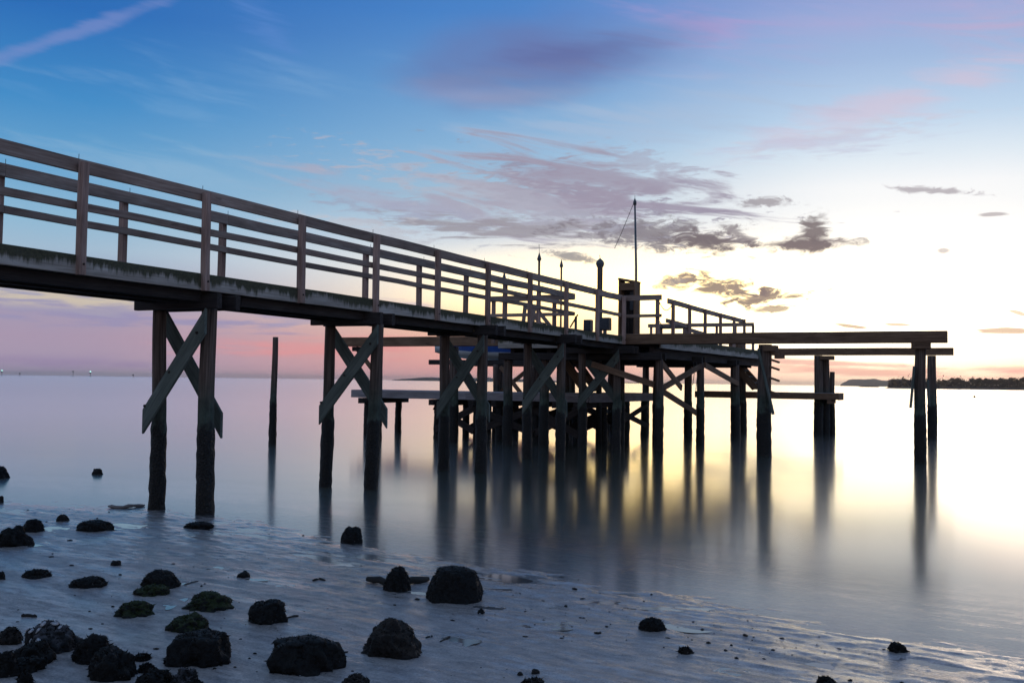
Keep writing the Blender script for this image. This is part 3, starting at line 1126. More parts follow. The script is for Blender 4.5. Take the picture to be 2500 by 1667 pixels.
for s_ in (29.4, 32.6):
    g = Geo()
    g.beam((s_, 3.9, 2.34), (s_, 8.4, 2.34), .14, .16)
    mk('cradle_beam', g, M['dark'], lift2)
    for t_ in (4.6, 5.9, 7.4):
        g = Geo()
        g.pile((s_, t_, 2.28), (s_, t_, -.8), .10, .115, 14, 24)
        mk('pile', g, M['pile'], lift2, smooth=True)
for p0, p1 in (((29.3, 5.7, 2.2), (29.3, 4.9, 1.3)), ((29.5, 4.7, 2.2), (29.5, 5.9, 1.3)), ((25.3, 7.78, 1.9), (25.3, 8.5, 2.68))):
    g = Geo()
    g.beam(p0, p1, .05, .13)
    mk('cross_brace', g, M['beam'], lift2)

# ------------------------------------------------------------------ low docks
dock = thing('low_dock', 'low grey dock near the water behind the pier bents on the left', 'dock', 28, 6, 0)
DZ = 1.41
g = Geo()
g.beam((0, 1.62, -.02), (0, 9.75, -.02), .14, .04, seg=2)
dp = mk('dock_plank', g, M['dock'], dock, (0, 0, 0))
for k in range(13):
    p = (26.95 + k * .148, random.uniform(-.01, .01), DZ)
    if k == 0:
        dp.location = Vector(p) - BASE[dock.name]
    else:
        dup(dp, p, dock)
for a, b in ((1.66, 5.6), (5.6, 9.74)):
    for s_ in (26.86, 28.86):
        g = Geo()
        g.beam((s_, a + .003, DZ - .13), (s_, b - .003, DZ - .13), .045, .22, seg=3, jit=.004)
        mk('fascia_board', g, M['dock'], dock)
g = Geo()
g.beam((26.86, 1.62, DZ - .13), (32.6, 1.62, DZ - .13), .05, .24, seg=3, jit=.004)
mk('end_board', g, M['dock'], dock)
g = Geo()
g.beam((0, 1.66, -.02), (0, 3.2, -.02), .14, .04)
dp2 = mk('dock_plank', g, M['dock'], dock, (0, 0, 0))
for k in range(25):
    p = (28.96 + k * .148, random.uniform(-.01, .01), DZ)
    if k == 0:
        dp2.location = Vector(p) - BASE[dock.name]
    else:
        dup(dp2, p, dock)
for t_ in (1.9, 2.55, 3.3, 4.5, 5.25, 6.1, 6.6, 9.15):
    g = Geo()
    g.beam((26.5, t_, DZ - .33), (29.2, t_, DZ - .33), .16, .17)
    mk('cap_beam', g, M['dark'], dock)
    for s_ in (26.9, 28.7):
        g = Geo()
        g.pile((s_, t_, DZ - .4), (s_ + random.uniform(-.03, .03), t_, -.8), .095, .115, 16, 24)
        mk('pile', g, M['pile'], dock, smooth=True)
for s_ in (30.6, 32.4):
    for t_ in (1.9, 3.0) if s_ > 31 else (1.9, 2.7, 3.6, 4.9, 5.8, 6.8):
        g = Geo()
        g.pile((s_, t_, DZ - .08), (s_, t_, -.8), .11, .125, 16, 24)
        mk('pile', g, M['pile'], dock, smooth=True)
for a, b in ((1.9, 3.3), (3.3, 5.25), (5.25, 6.6)):
    for s_, (za, zb) in ((26.78, (.95, .25)), (26.72, (.25, .95)), (28.82, (.30, .95)), (28.88, (.9, .2)), (30.5, (.9, .25)), (30.7, (.25, .9))):
        g = Geo()
        g.beam((s_, a, za), (s_, b, zb), .06, .20, seg=3, jit=.010)
        mk('cross_brace', g, M['dark'], dock)
for za, zb in ((1.0, .35), (.35, 1.0)):
    g = Geo()
    g.beam((29.0, 1.80, za), (32.3, 1.80, zb), .05, .16, seg=2, jit=.004)
    mk('cross_brace', g, M['dark'], dock)

cat = thing('catwalk', 'narrow level catwalk low over the water under the empty lift on the right', 'walkway', 37.4, -1, 0)
g = Geo()
g.beam((0, 1.4, -.02), (0, -3.62, -.02), .14, .04, seg=2)
dp = mk('walk_plank', g, M['dock'], cat, (0, 0, 0))
CZ = 1.475
for k in range(6):
    p = (36.62 + k * .148, 0, CZ)
    if k == 0:
        dp.location = Vector(p) - BASE[cat.name]
    else:
        dup(dp, p, cat)
for s_ in (36.55, 37.42):
    g = Geo()
    g.beam((s_, 1.4, CZ - .12), (s_, -3.64, CZ - .12), .05, .22, seg=3, jit=.004)
    mk('edge_board', g, M['beam'], cat)
g = Geo()
g.beam((36.5, -3.66, CZ - .12), (37.5, -3.66, CZ - .12), .05, .24)
mk('end_board', g, M['beam'], cat)
for t_ in (-3.35, -1.0):
    g = Geo()
    g.beam((36.5, t_, CZ - .30), (37.5, t_, CZ - .30), .14, .13)
    mk('cap_beam', g, M['beam'], cat)


def stairs(label, s0, s1, ta, za, tb, zb, n):
    r = thing('staircase', label, 'stairs', (s0 + s1) / 2, tb, zb)
    for s_ in (s0, s1):
        g = Geo()
        g.beam((s_, ta, za - .12), (s_, tb, zb + .06), .045, .24, cut0=.05, cut1=.05)
        mk('stringer', g, M['beam'], r)
    for k in range(n):
        f = (k + .7) / n
        g = Geo()
        t_ = ta + (tb - ta) * f
        z_ = za + (zb - za) * f
        g.beam((s0 + .03, t_, z_), (s1 - .03, t_, z_), .22, .045)
        mk('tread', g, M['plank'], r)
    return r


stairs('steep dark stair dropping from the pier head to the low dock', 27.2, 28.1, 2.9, 2.92, 1.9, 1.43, 6)
stairs('small open stair dropping to the catwalk behind the big lift pile', 36.1, 37.0, -.10, 2.6, -.92, 1.52, 5)

# ------------------------------------------------------------------ things standing on the head
cab = thing('wooden_cabinet', 'tall narrow wooden cabinet with a sloping top at the pier head', 'cabinet', 25.9, .13, deck_z(25))
zc = deck_z(25)
for t_ in (-.085, .345):
    g = Geo()
    top = zc + 1.55 if t_ > 0 else zc + 1.47
    g.beam((25.9, t_, zc), (25.9, t_, top), .045, .42, up=(1, 0, 0), ch=.01)
    mk('side_panel', g, M['beam'], cab)
for k in range(3):
    g = Geo()
    t_ = -.008 + k * .139
    g.beam((26.08, t_, zc + .02), (26.08, t_, zc + 1.5), .134, .03, up=(1, 0, 0))
    mk('back_board', g, M['dark'], cab)
g = Geo()
g.beam((25.9, -.115, zc + 1.475), (25.9, .375, zc + 1.57), .43, .06, ch=.02)
mk('roof', g, M['beam'], cab)
g = Geo()
g.beam((25.95, .06, zc + .75), (25.95, .06, zc + 1.25), .10, .12, up=(1, 0, 0))
mk('meter_box', g, M['boxm'], cab)
g = Geo()
g.beam((25.72, -.06, zc + 1.36), (25.72, .32, zc + 1.36), .03, .2)
mk('front_board', g, M['beam'], cab)

flag = thing('flagpole', 'tall thin bare flagpole with a capped top and a loose halyard', 'flagpole', 26.0, -.02, deck_z(25))
g = Geo()
g.tube([(26, -.04, zc - .2), (26.0, -.02, zc + 1.9), (26.0, .03, 6.60)], [.04, .034, .022], 10)
mk('pole', g, M['metal'], flag, smooth=True)
g = Geo()
g.tube([(26, .03, 6.52), (26, .03, 6.60), (26, .03, 6.70)], [.045, .045, .008], 10)
g.tube([(26, .03, 6.70), (26, .03, 6.78)], .006, 6)
mk('finial', g, M['cap'], flag, smooth=True)
g = Geo()
g.tube([(26.0, .07, 6.55), (26.0, .24, 6.16), (26.0, .40, 5.79), (26.0, .60, 5.37)], .007, 6)
mk('halyard', g, M['rope'], flag)

pole_specs = [(34.0, 7.98, 5.52, .038, 'thin capped pole low behind the pier railing, leftmost of the capped poles', .35, .05),
              (34.0, 6.55, 6.20, .042, 'thin pole with a pointed cap and tall spike rising above the railing', .28, .30),
              (34.0, 5.66, 5.92, .034, 'short thin pole with a pointed cap just above the railing, third from left', .26, .02),
              (28.0, 1.80, 5.16, .080, 'stout post with a blunt faceted cap near the flagpole', .22, .10)]
for i, (s_, t_, zt, r_, lab, ch, spike) in enumerate(pole_specs):
    r = thing('capped_pole', lab, 'pole', s_, t_, 0, 'capped poles behind the pier')
    g = Geo()
    g.tube([(s_, t_, -.8), (s_, t_, 2.0), (s_, t_, zt)], [r_ * 1.15, r_ * 1.05, r_], 12)
    mk('shaft', g, M['pile'], r, smooth=True)
    g = Geo()
    if i < 3:
        g.tube([(s_, t_, zt - .03), (s_, t_, zt + .03), (s_, t_, zt + ch)], [r_ * 1.4, r_ * 2.0, .006], 10)
    else:
        g.tube([(s_, t_, zt - .04), (s_, t_, zt + .06), (s_, t_, zt + .14), (s_, t_, zt + ch)], [r_ * 1.2, r_ * 1.6, r_ * 1.25, .01], 6)
    capo = mk('pointed_cap', g, M['cap'], r)
    if spike > .06:
        g = Geo()
        g.tube([(s_, t_, zt + ch - .02), (s_ + .01, t_ + .02, zt + ch + spike)], .009, 5)
        mk('spike', g, M['metal'], capo)

# seat, plank bench, boxes and small gear
r = thing('slanted_seat', 'dark wooden seat with a slanted brace behind the railing', 'seat', 25.8, 2.9, zc)
for s_ in (25.5, 26.1):
    g = Geo()
    g.beam((s_, 3.12, zc), (s_, 3.02, zc + .95), .05, .10, up=(0, 1, 0))
    mk('back_leg', g, M['rail'], r)
    g = Geo()
    g.beam((s_, 3.02, zc + .92), (s_, 2.48, zc + .30), .05, .10)
    mk('slanted_arm', g, M['rail'], r)
    g = Geo()
    g.beam((s_, 3.10, zc + .28), (s_, 2.72, zc + .02), .05, .10)
    mk('front_leg', g, M['rail'], r)
g = Geo()
g.beam((25.45, 2.80, zc + .42), (26.15, 2.80, zc + .42), .36, .04)
mk('seat_board', g, M['plank'], r)

r = thing('plank_bench', 'low plank bench on the pier head just behind the gate', 'bench', 28.6, -.1, zc)
g = Geo()
g.beam((29.0, .35, zc + .44), (29.0, -.62, zc + .44), .30, .07)
mk('seat', g, M['plank'], r)
for t_ in (.28, -.55):
    g = Geo()
    g.beam((29.0, t_, zc), (29.0, t_, zc + .40), .09, .24, up=(1, 0, 0))
    mk('leg', g, M['post'], r)

r = thing('storage_box', 'low wooden box standing at the seaward end of the pier', 'box', 34.6, -.55, zc)
g = Geo()
g.beam((34.2, -.60, zc + .16), (34.9, -.60, zc + .16), .32, .30)
mk('body', g, M['beam'], r)
g = Geo()
g.beam((34.15, -.60, zc + .33), (34.95, -.60, zc + .33), .38, .035)
mk('lid', g, M['rail'], r)

for i, (s_, t_, w_, h_, lab) in enumerate(((25.7, 1.22, .20, .50, 'grey utility box beside the last railing post'), (25.7, .74, .30, .55, 'wider dark utility box left of the wooden cabinet'))):
    r = thing('utility_box', lab, 'utility box', s_, t_, zc)
    g = Geo()
    g.beam((s_, t_, zc), (s_, t_, zc + h_ * .35), .08, .08, up=(1, 0, 0))
    mk('stand', g, M['metal'], r)
    g = Geo()
    g.beam((s_, t_ - w_ / 2, zc + h_ * .66), (s_, t_ + w_ / 2, zc + h_ * .66), .2, h_ * .62, ch=.02)
    case = mk('case', g, M['boxm'], r)
    g = Geo()
    g.beam((s_ - .105, t_ - w_ * .36, zc + h_ * .66), (s_ - .105, t_ + w_ * .36, zc + h_ * .66), .012, h_ * .46)
    mk('door', g, M['boxm'], case)

r = thing('winch_handle', 'angled winch handle on a short post by the utility box', 'winch', 25.3, 1.42, zc)
g = Geo()
g.tube([(25.3, 1.42, zc), (25.3, 1.42, zc + .55)], .035, 10)
mk('post', g, M['metal'], r)
g = Geo()
g.tube([(25.25, 1.42, zc + .52), (25.22, 1.33, zc + .60), (25.22, 1.55, zc + .26)], .022, 8)
mk('crank', g, M['rust'], r)


def chain(label, a, b, sag):
    a, b = Vector(a), Vector(b)
    g = Geo()
    n = 14
    pts = [a.lerp(b, k / n) - Vector((0, 0, sag * 4 * (k / n) * (1 - k / n))) for k in range(n + 1)]
    g.tube(pts, .011, 6)
    o = mk('gate_chain', g, M['rope'], None, tuple(a))
    o.location = Wp(*a)
    o.rotation_euler = (0, 0, PHI)
    tag(o, label, 'chain')


chain('upper sagging chain closing the gap in the railing at the pier head', (25.09, -.98, 3.80), (26.58, -.83, 3.83), .16)
chain('lower sagging chain closing the gap in the railing at the pier head', (25.09, -.98, 3.32), (26.58, -.83, 3.34), .14)

# hanging hoses and ropes under the head
for k, (s_, t_, z0, z1) in enumerate(((28.2, -.97, 2.35, 1.7), (28.5, -.97, 2.35, 1.55))):
    g = Geo()
    g.tube([(s_, t_, z0), (s_ + .06, t_ - .01, (z0 + z1) / 2), (s_ - .05, t_, z1)], .010, 6)
    o = mk('hanging_rope', g, M['rope'], None, (s_, t_, z1))
    o.location = Wp(s_, t_, z1)
    o.rotation_euler = (0, 0, PHI)
    tag(o, ['rope hanging under the pier head by the right corner pile', 'longer rope hanging under the pier head, right of the other'][k], 'rope')

# ------------------------------------------------------------------ the boat on the left lift
boat = thing('motor_boat', 'blue and white motor boat hanging on the lift behind the pier', 'boat', 31.0, 6.3, 2.42)


def hull(z_of, w_of, n=18):
    g = Geo()
    secs = []
    for k in range(n + 1):
        f = k / n
        t_ = 3.6 + 5.55 * f
        hw = 1.02 * (1 - max(0, (f - .45) / .55) ** 2.2) + .02
        secs.append((t_, f, hw))
    return secs


secs = hull(None, None)


def loft(rows, name, mat, closed_ends=True):
    """rows: per section a list of (ds, z)"""
    g = Geo()
    m = len(rows[0][1])
    vs, fs = [], []
    for t_, prof in rows:
        for ds, z in prof:
            vs.append((31.0 + ds, t_, z))
    for k in range(len(rows) - 1):
        for i in range(m - 1):
            fs.append((k * m + i, k * m + i + 1, (k + 1) * m + i + 1, (k + 1) * m + i))
    if closed_ends:
        fs.append(tuple(range(m)))
    g.add(vs, fs, vs)
    return mk(name, g, mat, boat, (31.0, 6.3, 2.42), smooth=True)


rows_w, rows_b, rows_d = [], [], []
for t_, f, hw in secs:
    keel = 2.42 + .30 * max(0, (f - .5) / .5) ** 2.5
    chine = keel + .12 + .06 * f
    sheer = 3.02 + .10 * f
    mid = chine + .12
    rows_w.append((t_, [(-hw * .92, mid), (-hw * .86, chine), (0, keel), (hw * .86, chine), (hw * .92, mid)]))
    rows_b.append((t_, [(-hw, sheer - .03), (-hw * .92, mid), ]))
    rows_d.append((t_, [(-hw, sheer - .03), (-hw * 1.03, sheer), (-hw * .8, sheer + .03), (0, sheer + .05), (hw * .8, sheer + .03), (hw * 1.03, sheer), (hw, sheer - .03)]))
loft(rows_w, 'hull_bottom', M['white'])
loft(rows_b, 'hull_side', M['blue'], False)
loft([(t_, [(-d, z) for d, z in pr]) for t_, pr in rows_b], 'hull_side', M['blue'], False)
loft(rows_d, 'deck', M['white'])

# ------------------------------------------------------------------ lone pile in the water
p = ground(664, 1085)
g = Geo()
lt = Vector((p.x + .03, p.y, 2.82))
g.pile(lt, (p.x, p.y, -.8), .072, .098)
o = mk('lone_pile', g, M['pile'], None, (p.x, p.y, 0), smooth=True)
tag(o, 'single leaning wooden pile standing alone in the water between the first two bents', 'piling')

# ------------------------------------------------------------------ rocks
ICO = {}


def ico(n):
    if n not in ICO:
        bm = bmesh.new()
        bmesh.ops.create_icosphere(bm, subdivisions=n, radius=1.0)
        ICO[n] = ([v.co.copy() for v in bm.verts], [tuple(v.index for v in f.verts) for f in bm.faces])
        bm.free()
    return ICO[n]


def zsand(x, y):
    return float(sand_z(np.array([x]), np.array([y]))[0])


def rock(x0, x1, ytop, ybase, label, mat='rock', sharp=1.0, depth=.85, skew=0.0, flat=0.0, taper=.17, name='rock'):
    cx = (x0 + x1) / 2
    p = ground(cx, ybase, .03)
    for _ in range(3):
        z = max(0.0, zsand(p.x, p.y))
        p = ground(cx, ybase - 2, z)
    dist = math.hypot(p.x, p.y)
    w = (x1 - x0) / FPX * p.y
    # the base line seen is the front foot; set the centre half a depth back
    dp = w * depth
    c = Vector((p.x, p.y, 0)) + Vector((p.x, p.y, 0)).normalized() * dp * .42
    zb = max(zsand(c.x, c.y), -.02)
    drop = EYE / p.y
    hpx = ybase - ytop
    hh = .88 * max(.02, hpx / FPX * c.y - dp * .25 * drop)
    vs0, fs = ico(5 if (x1 - x0) > 60 else 4)
    sd = random.uniform(0, 400)
    so = Vector((sd, sd * .7, -sd))
    vs = []
    for v in vs0:
        q = 1 + .32 * sharp * mnoise.noise(v * 1.2 + so) + .24 * sharp * mnoise.noise(v * 2.7 + so) \
            + .09 * mnoise.noise(v * 5.5 + so) + .06 * (.3 - abs(mnoise.noise(v * 9 + so))) + .036 * mnoise.noise(v * 17 + so) \
            + .030 * mnoise.noise(v * 31 + so)
        x, y, z = v.x * q, v.y * q, v.z * q
        if flat and z > flat:
            z = flat + (z - flat) * .35
        if z > .55:
            z = .55 + (z - .55) * .62
        if z > 0:
            tp = 1 - taper * z
            x, y = x * tp, y * tp
        x += skew * max(z, 0)
        vs.append(Vector((x, y, z)))
    mx = max(v.x for v in vs); mn = min(v.x for v in vs); mz = max(v.z for v in vs)
    out = []
    for v in vs:
        z = v.z / mz
        z = z * hh if z > 0 else z * hh * .35
        out.append(((v.x - (mx + mn) / 2) / (mx - mn) * w, v.y * dp / 2, z))
    me = bpy.data.meshes.new(name)
    me.from_pydata(out, [], fs)
    me.materials.append(M[mat])
    me.shade_smooth()
    me.update()
    o = bpy.data.objects.new(name, me)
    COL.objects.link(o)
    o.location = (c.x, c.y, zb - hh * .03)
    o.rotation_euler = (0, 0, -math.atan2(c.x, c.y))
    tag(o, label, 'rock', 'rocks on the wet sand')
    if (x1 - x0) > 34:
        rw = random.Random(int(sd * 10))
        tri = [f for f in me.polygons if f.center.z > hh * .12]
        wv, wf = [], []
        for _ in range(int(260 + 2600 * w)):
            f = rw.choice(tri)
            n_ = f.normal
            p0 = f.center - n_ * .003
            e1 = Vector((rw.gauss(0, 1), rw.gauss(0, 1), rw.gauss(0, 1))).normalized()
            e1 = (e1 - n_ * e1.dot(n_)).normalized()
            L = rw.uniform(.006, .020) * (1.0 if rw.random() < .85 else 1.7)
            tip = p0 + n_ * L * rw.uniform(.4, 1.0) + e1 * L * rw.uniform(.3, 1.0) + Vector((0, 0, -.3 * L))
            e2 = e1.cross(n_) * rw.uniform(.003, .007)
            k = len(wv)
            wv += [tuple(p0 - e2), tuple(p0 + e2), tuple(tip)]
            wf.append((k, k + 1, k + 2))
        wm = bpy.data.meshes.new('weed')
        wm.from_pydata(wv, [], wf)
        wm.materials.append(M['weedgreen' if mat == 'rockmoss' else 'weed'])
        wo = bpy.data.objects.new('weed', wm)
        COL.objects.link(wo)
        wo.parent = o
        wo['kind'] = 'stuff'
    return o, w, dp, hh


rock(-40, 23, 1133, 1170, 'dark rounded rock in the shallow water cut by the left picture edge')
rock(224, 254, 1140, 1160, 'small brown pointed rock standing alone in still water left of the pier piles', 'rockbrown')
rock(-8, 9, 1208, 1228, 'small dark stone at the left picture edge on the waterline', 'rockbrown')
rock(138, 171, 1253, 1274, 'small pointed dark rock above the long flat one near the waterline', 'rockbrown')
rock(187, 276, 1270, 1299, 'long flat black rock in a pool of water near the first pier pile', flat=.5, sharp=.6, skew=-.1)
rock(54, 108, 1263, 1301, 'rounded black rock touching the back of the big left edge rock', sharp=.6)
rock(-14, 84, 1278, 1336, 'big black rock with pale shell marks at the left edge by a bright pool')
rock(448, 521, 1274, 1293, 'low flat dark rock in front of the nearer pile of the first bent', flat=.4, sharp=.7)
rock(830, 886, 1280, 1328, 'dark pointed rock standing in water between the reflections of the second bent', sharp=.7, skew=.1)
rock(269, 297, 1368, 1383, 'tiny dark stone alone on the open sand left of centre')
rock(55, 125, 1389, 1413, 'low dark rock near the left edge, level with the flat ones', 'rock')
rock(170, 260, 1408, 1437, 'low wide reddish black mound of rock on bare sand', sharp=.5)
rock(342, 440, 1385, 1440, 'large oval black rock beside a thin twig and a bright trickle', sharp=.6)
rock(328, 413, 1428, 1457, 'low greenish rock tucked in front of the large oval black one', 'rockmoss')
rock(-6, 13, 1392, 1416, 'half hidden dark stone at the left picture edge on dry sand')
rock(443, 570, 1442, 1494, 'long moss topped rock beside a small bright pool', 'rockmoss', skew=.05)
rock(279, 376, 1464, 1508, 'humped mossy black rock with a peak on its right half', 'rockmoss')
rock(405, 516, 1493, 1545, 'mossy rock with a ragged top below the long moss topped one', 'rockmoss')
rock(405, 568, 1534, 1630, 'very large dark block of rock with a green right edge', 'rock', flat=.55)
rock(400, 490, 1593, 1626, 'flat slab of rock at the foot of the very large dark block', flat=.3)
o20, w20, d20, h20 = rock(64, 200, 1508, 1594, 'rock crusted with white oyster shells at lower left', 'rockpale')
rock(-8, 52, 1526, 1575, 'reddish sloping rock at the left picture edge next to the shell crusted one', 'rockbrown')
rock(30, 135, 1564, 1624, 'dark boulder in front of the shell crusted rock')
rock(177, 281, 1535, 1623, 'dark knobbly boulder behind the tall round one', 'rock')
rock(214, 337, 1574, 1664, 'tall round dark boulder at the bottom, with shells at its foot')
rock(-12, 46, 1582, 1655, 'dark boulder in the lower left corner of the picture')
rock(28, 116, 1602, 1642, 'flat broken slab of rock in the lower left heap', flat=.3, sharp=1.3)
rock(36, 84, 1630, 1690, 'dark upright stone at the bottom edge in the lower left corner')
rock(328, 370, 1598, 1616, 'small flat dark stone just right of the tall round boulder', flat=.4)
rock(334, 378, 1618, 1644, 'small dark stone under the flat one right of the tall round boulder')
rock(326, 430, 1628, 1692, 'dark low rock on the bottom edge left of the pale barnacled clump')
rock(405, 512, 1622, 1694, 'pale barnacled clump of rock on the bottom edge', 'rockpale', sharp=1.4)
rock(604, 702, 1462, 1524, 'squat dark rock with two humps and a stick at its foot', flat=.5)
rock(652, 846, 1550, 1648, 'big wide black rock at bottom centre with a notched top', flat=.55, sharp=1.1)
rock(875, 1036, 1500, 1608, 'big brown topped peaked rock right of the wide black one', 'rockbrown', sharp=.8)
rock(934, 1004, 1376, 1447, 'egg shaped dark rock, left one of the pair near the waterline', sharp=.4)
rock(1038, 1180, 1377, 1474, 'largest round black rock, right one of the pair near the waterline', sharp=.5, flat=.7)
rock(825, 902, 1644, 1694, 'brown rock cut by the bottom edge below the peaked one', 'rockbrown')
rock(1558, 1626, 1507, 1543, 'lone round dark rock in a pool on the right part of the beach', sharp=.5)
rock(2170, 2214, 1567, 1594, 'small lone dark rock at the edge of the calm water, farthest right')
rock(1985, 2048, 1652, 1690, 'dark rock cut by the bottom edge at right')
rock(578, 611, 1393, 1412, 'small dark stone on the ripples left of the driftwood splinter')
rock(1165, 1184, 1486, 1500, 'tiny round stone right of the largest black rock')
rock(1656, 1694, 1582, 1598, 'small brown clump of shells on the sand below the lone round rock', 'rockbrown')
rock(1268, 1330, 1656, 1682, 'low brown stone on the bottom edge right of centre', 'rockbrown')
rock(1296, 1318, 1632, 1646, 'small reddish pebble above the bottom edge right of centre', 'rockbrown')
rock(1262, 1278, 1640, 1650, 'tiny brown pebble left of the small reddish one', 'rockbrown')

# oyster shells on the shell crusted rock
g = Geo()
vs = []
for k in range(9):
    an = 2 * math.pi * k / 9
    vs.append((math.cos(an) * .020 * (1 + .3 * math.sin(an * 2)), math.sin(an) * .028, .002 * math.sin(k)))
vs.append((0, 0, .010))
vs.append((0, 0, -.006))
g.add(vs, [(k, (k + 1) % 9, 9) for k in range(9)] + [((k + 1) % 9, k, 10) for k in range(9)], vs)
shell0 = mk('oyster_shell', g, M['shell'], None, (0, 0, 0), smooth=True)
first = True
bpy.context.view_layer.update()
vlist = o20.data.vertices
cand = [v for v in vlist if v.co.z > h20 * .25 and v.normal.y < .35]
for k in range(14):
    v = random.choice(cand)
    c = shell0 if first else shell0.copy()
    if not first:
        COL.objects.link(c)
    first = False
    c.parent = o20
    c.location = v.co + v.normal * .004
    c.rotation_euler = v.normal.to_track_quat('Z', 'Y').to_euler()
    sc = random.uniform(.55, 1.25)
    c.scale = (sc, sc, sc)


def stick(label, pts, r, mat='stick', name='stick'):
    P3 = []
    for (a, b) in pts:
        q = ground(a, b, .03)
        q = ground(a, b, max(zsand(q.x, q.y), 0) + r * .6)
        P3.append(q)
    g = Geo()
    n = len(P3)
    full, rs = [], []
    for k in range(n - 1):
        for j in range(4):
            f = j / 4
            full.append(P3[k].lerp(P3[k + 1], f) + Vector((0, 0, random.uniform(-.2, .4) * r)))
            rs.append(r * random.uniform(.75, 1.15))
    full.append(P3[-1])
    rs.append(r * .5)
    rs[0] *= .6
    g.tube(full, rs, 8, True, .2)
    o = mk(name, g, M[mat], None, smooth=True)
    return tag(o, label, 'stick' if name == 'stick' else 'driftwood')


stick('pale straight driftwood log lying in shallow water by the first pile', [(264, 1237), (300, 1238), (353, 1233)], .022, 'drift', 'driftwood')
stick('thin dark twig beside the large oval rock', [(448, 1428), (468, 1422), (484, 1418)], .007)
stick('short dark stick at the right foot of the squat two humped rock', [(698, 1508), (715, 1505), (728, 1502)], .010)
stick('dark splinter of driftwood alone on the ripples at mid beach', [(763, 1417), (780, 1413), (794, 1416)], .011, 'stick', 'driftwood')
stick('thin crooked twig by the pool right of the peaked rock', [(1074, 1566), (1086, 1561), (1099, 1553)], .007)
stick('dark plank end lying behind the egg shaped rock', [(897, 1414), (960, 1424), (1046, 1412)], .035, 'stick', 'driftwood')
stick('small dark weed strand on the sand left of the twig', [(1040, 1556), (1050, 1553), (1056, 1553)], .008)
stick('dark stick on the beach near the left edge, above the shell crusted rock', [(52, 1503), (70, 1503), (90, 1504)], .012)

# pebbles and shell grit nobody could count
V, Fc = [], []
vs0, fs0 = ico(1)
cnt = 0
while cnt < 300:
    px, py = random.uniform(0, 2500), random.uniform(1215, 1667)
    q = ground(px, py, .03)
    d = float(shore_d(np.array([q.x]), np.array([q.y]))[0])
    if d < -.35 or (d > 1.5 and random.random() < .35):
        continue
    if mnoise.noise(Vector((q.x * .9, q.y * .9, 3))) < random.uniform(-.25, .45):
        continue
    z = zsand(q.x, q.y)
    r = random.choice((.003, .004, .004, .005, .007, .011)) * (1.0 + .05 * q.y)
    o_ = len(V)
    sq = random.uniform(.4, .9)
    an = random.uniform(0, 6.28)
    el = random.uniform(.6, 1.9)
    for v in vs0:
        k = 1 + .3 * mnoise.noise(v * 1.5 + Vector((cnt, 0, 0)))
        x, y = v.x * r * k * el, v.y * r * k
        V.append((q.x + x * math.cos(an) - y * math.sin(an), q.y + x * math.sin(an) + y * math.cos(an), z + v.z * r * sq * k))
    Fc += [tuple(i + o_ for i in f) for f in fs0]
    cnt += 1
me = bpy.data.meshes.new('pebbles')
me.from_pydata(V, [], Fc)
me.materials.append(M['rockbrown'])
me.shade_smooth()
o = bpy.data.objects.new('pebbles', me)
COL.objects.link(o)
tag(o, 'pebbles and shell bits strewn over the wet sand', 'pebbles', kind='stuff')

V, Fc = [], []
cnt = 0
while cnt < 150:
    px, py = random.uniform(0, 2500), random.uniform(1380, 1667)
    q = ground(px, py, .03)
    if shore_d(np.array([q.x]), np.array([q.y]))[0] < .5 or mnoise.noise(Vector((q.x * 1.1, q.y * 1.1, 9))) < random.uniform(-.2, .4):
        continue
    z = zsand(q.x, q.y)
    r = random.uniform(.003, .009)
    an = random.uniform(0, 6.28)
    o_ = len(V)
    for k in range(6):
        a2 = an + 2 * math.pi * k / 6
        V.append((q.x + r * math.cos(a2) * (1 if k % 2 else .7), q.y + r * math.sin(a2), z + .002 + .004 * random.random()))
    V.append((q.x, q.y, z + r * .6))
    Fc += [(o_ + k, o_ + (k + 1) % 6, o_ + 6) for k in range(6)]
    cnt += 1
me = bpy.data.meshes.new('shell_bits')
me.from_pydata(V, [], Fc)
me.materials.append(M['shell'])
o = bpy.data.objects.new('shell_bits', me)
COL.objects.link(o)
tag(o, 'pale broken shell bits on the sand', 'shells', kind='stuff')

# ------------------------------------------------------------------ far shores, markers, buoy


def far_at(px, dist):
    a = azel(px, 930)[0]
    return Vector((dist * math.tan(R_(a)), dist, 0))


def land(name, x0, x1, dist, hmax, deep, seed, taper0=.06, taper1=.06):
    n = 70
    V, Fc = [], []
    for k in range(n + 1):
        f = k / n
        p0 = far_at(x0 + (x1 - x0) * f, dist)
        e = min(1, f / taper0 if taper0 else 1, (1 - f) / taper1 if taper1 else 1) ** .6
        h = hmax * e * (.72 + .5 * (mnoise.noise(Vector((f * 9, seed, 0))) * .5 + .5) + .12 * mnoise.noise(Vector((f * 46, seed, 3))))
        d = p0.normalized()
        for q, hh in ((0, -.5), (.06, h * .55), (.25, h), (.7, h * .9), (1, -.5)):
            pp = p0 + d * deep * q
            V.append((pp.x, pp.y, hh))
    for k in range(n):
        for i in range(4):
            a = k * 5 + i
            Fc.append((a, a + 5, a + 6, a + 1))
    me = bpy.data.meshes.new(name)
    me.from_pydata(V, [], Fc)
    me.materials.append(M['land'])
    me.shade_smooth()
    o = bpy.data.objects.new(name, me)
    COL.objects.link(o)
    return tag(o, kind='structure')


land('island', 955, 1420, 2600, 9.5, 300, 2.0, .22, .5)
land('distant_shore', 1490, 1640, 4200, 4.0, 300, 5.0, .2, .2)
land('headland', 2050, 2330, 3800, 28, 700, 8.0, .10, .3)
land('islet', 2096, 2148, 1500, 2.0, 40, 4.0, .3, .3)
land('wooded_point', 2160, 3400, 880, 3.2, 160, 9.0, .03, .2)


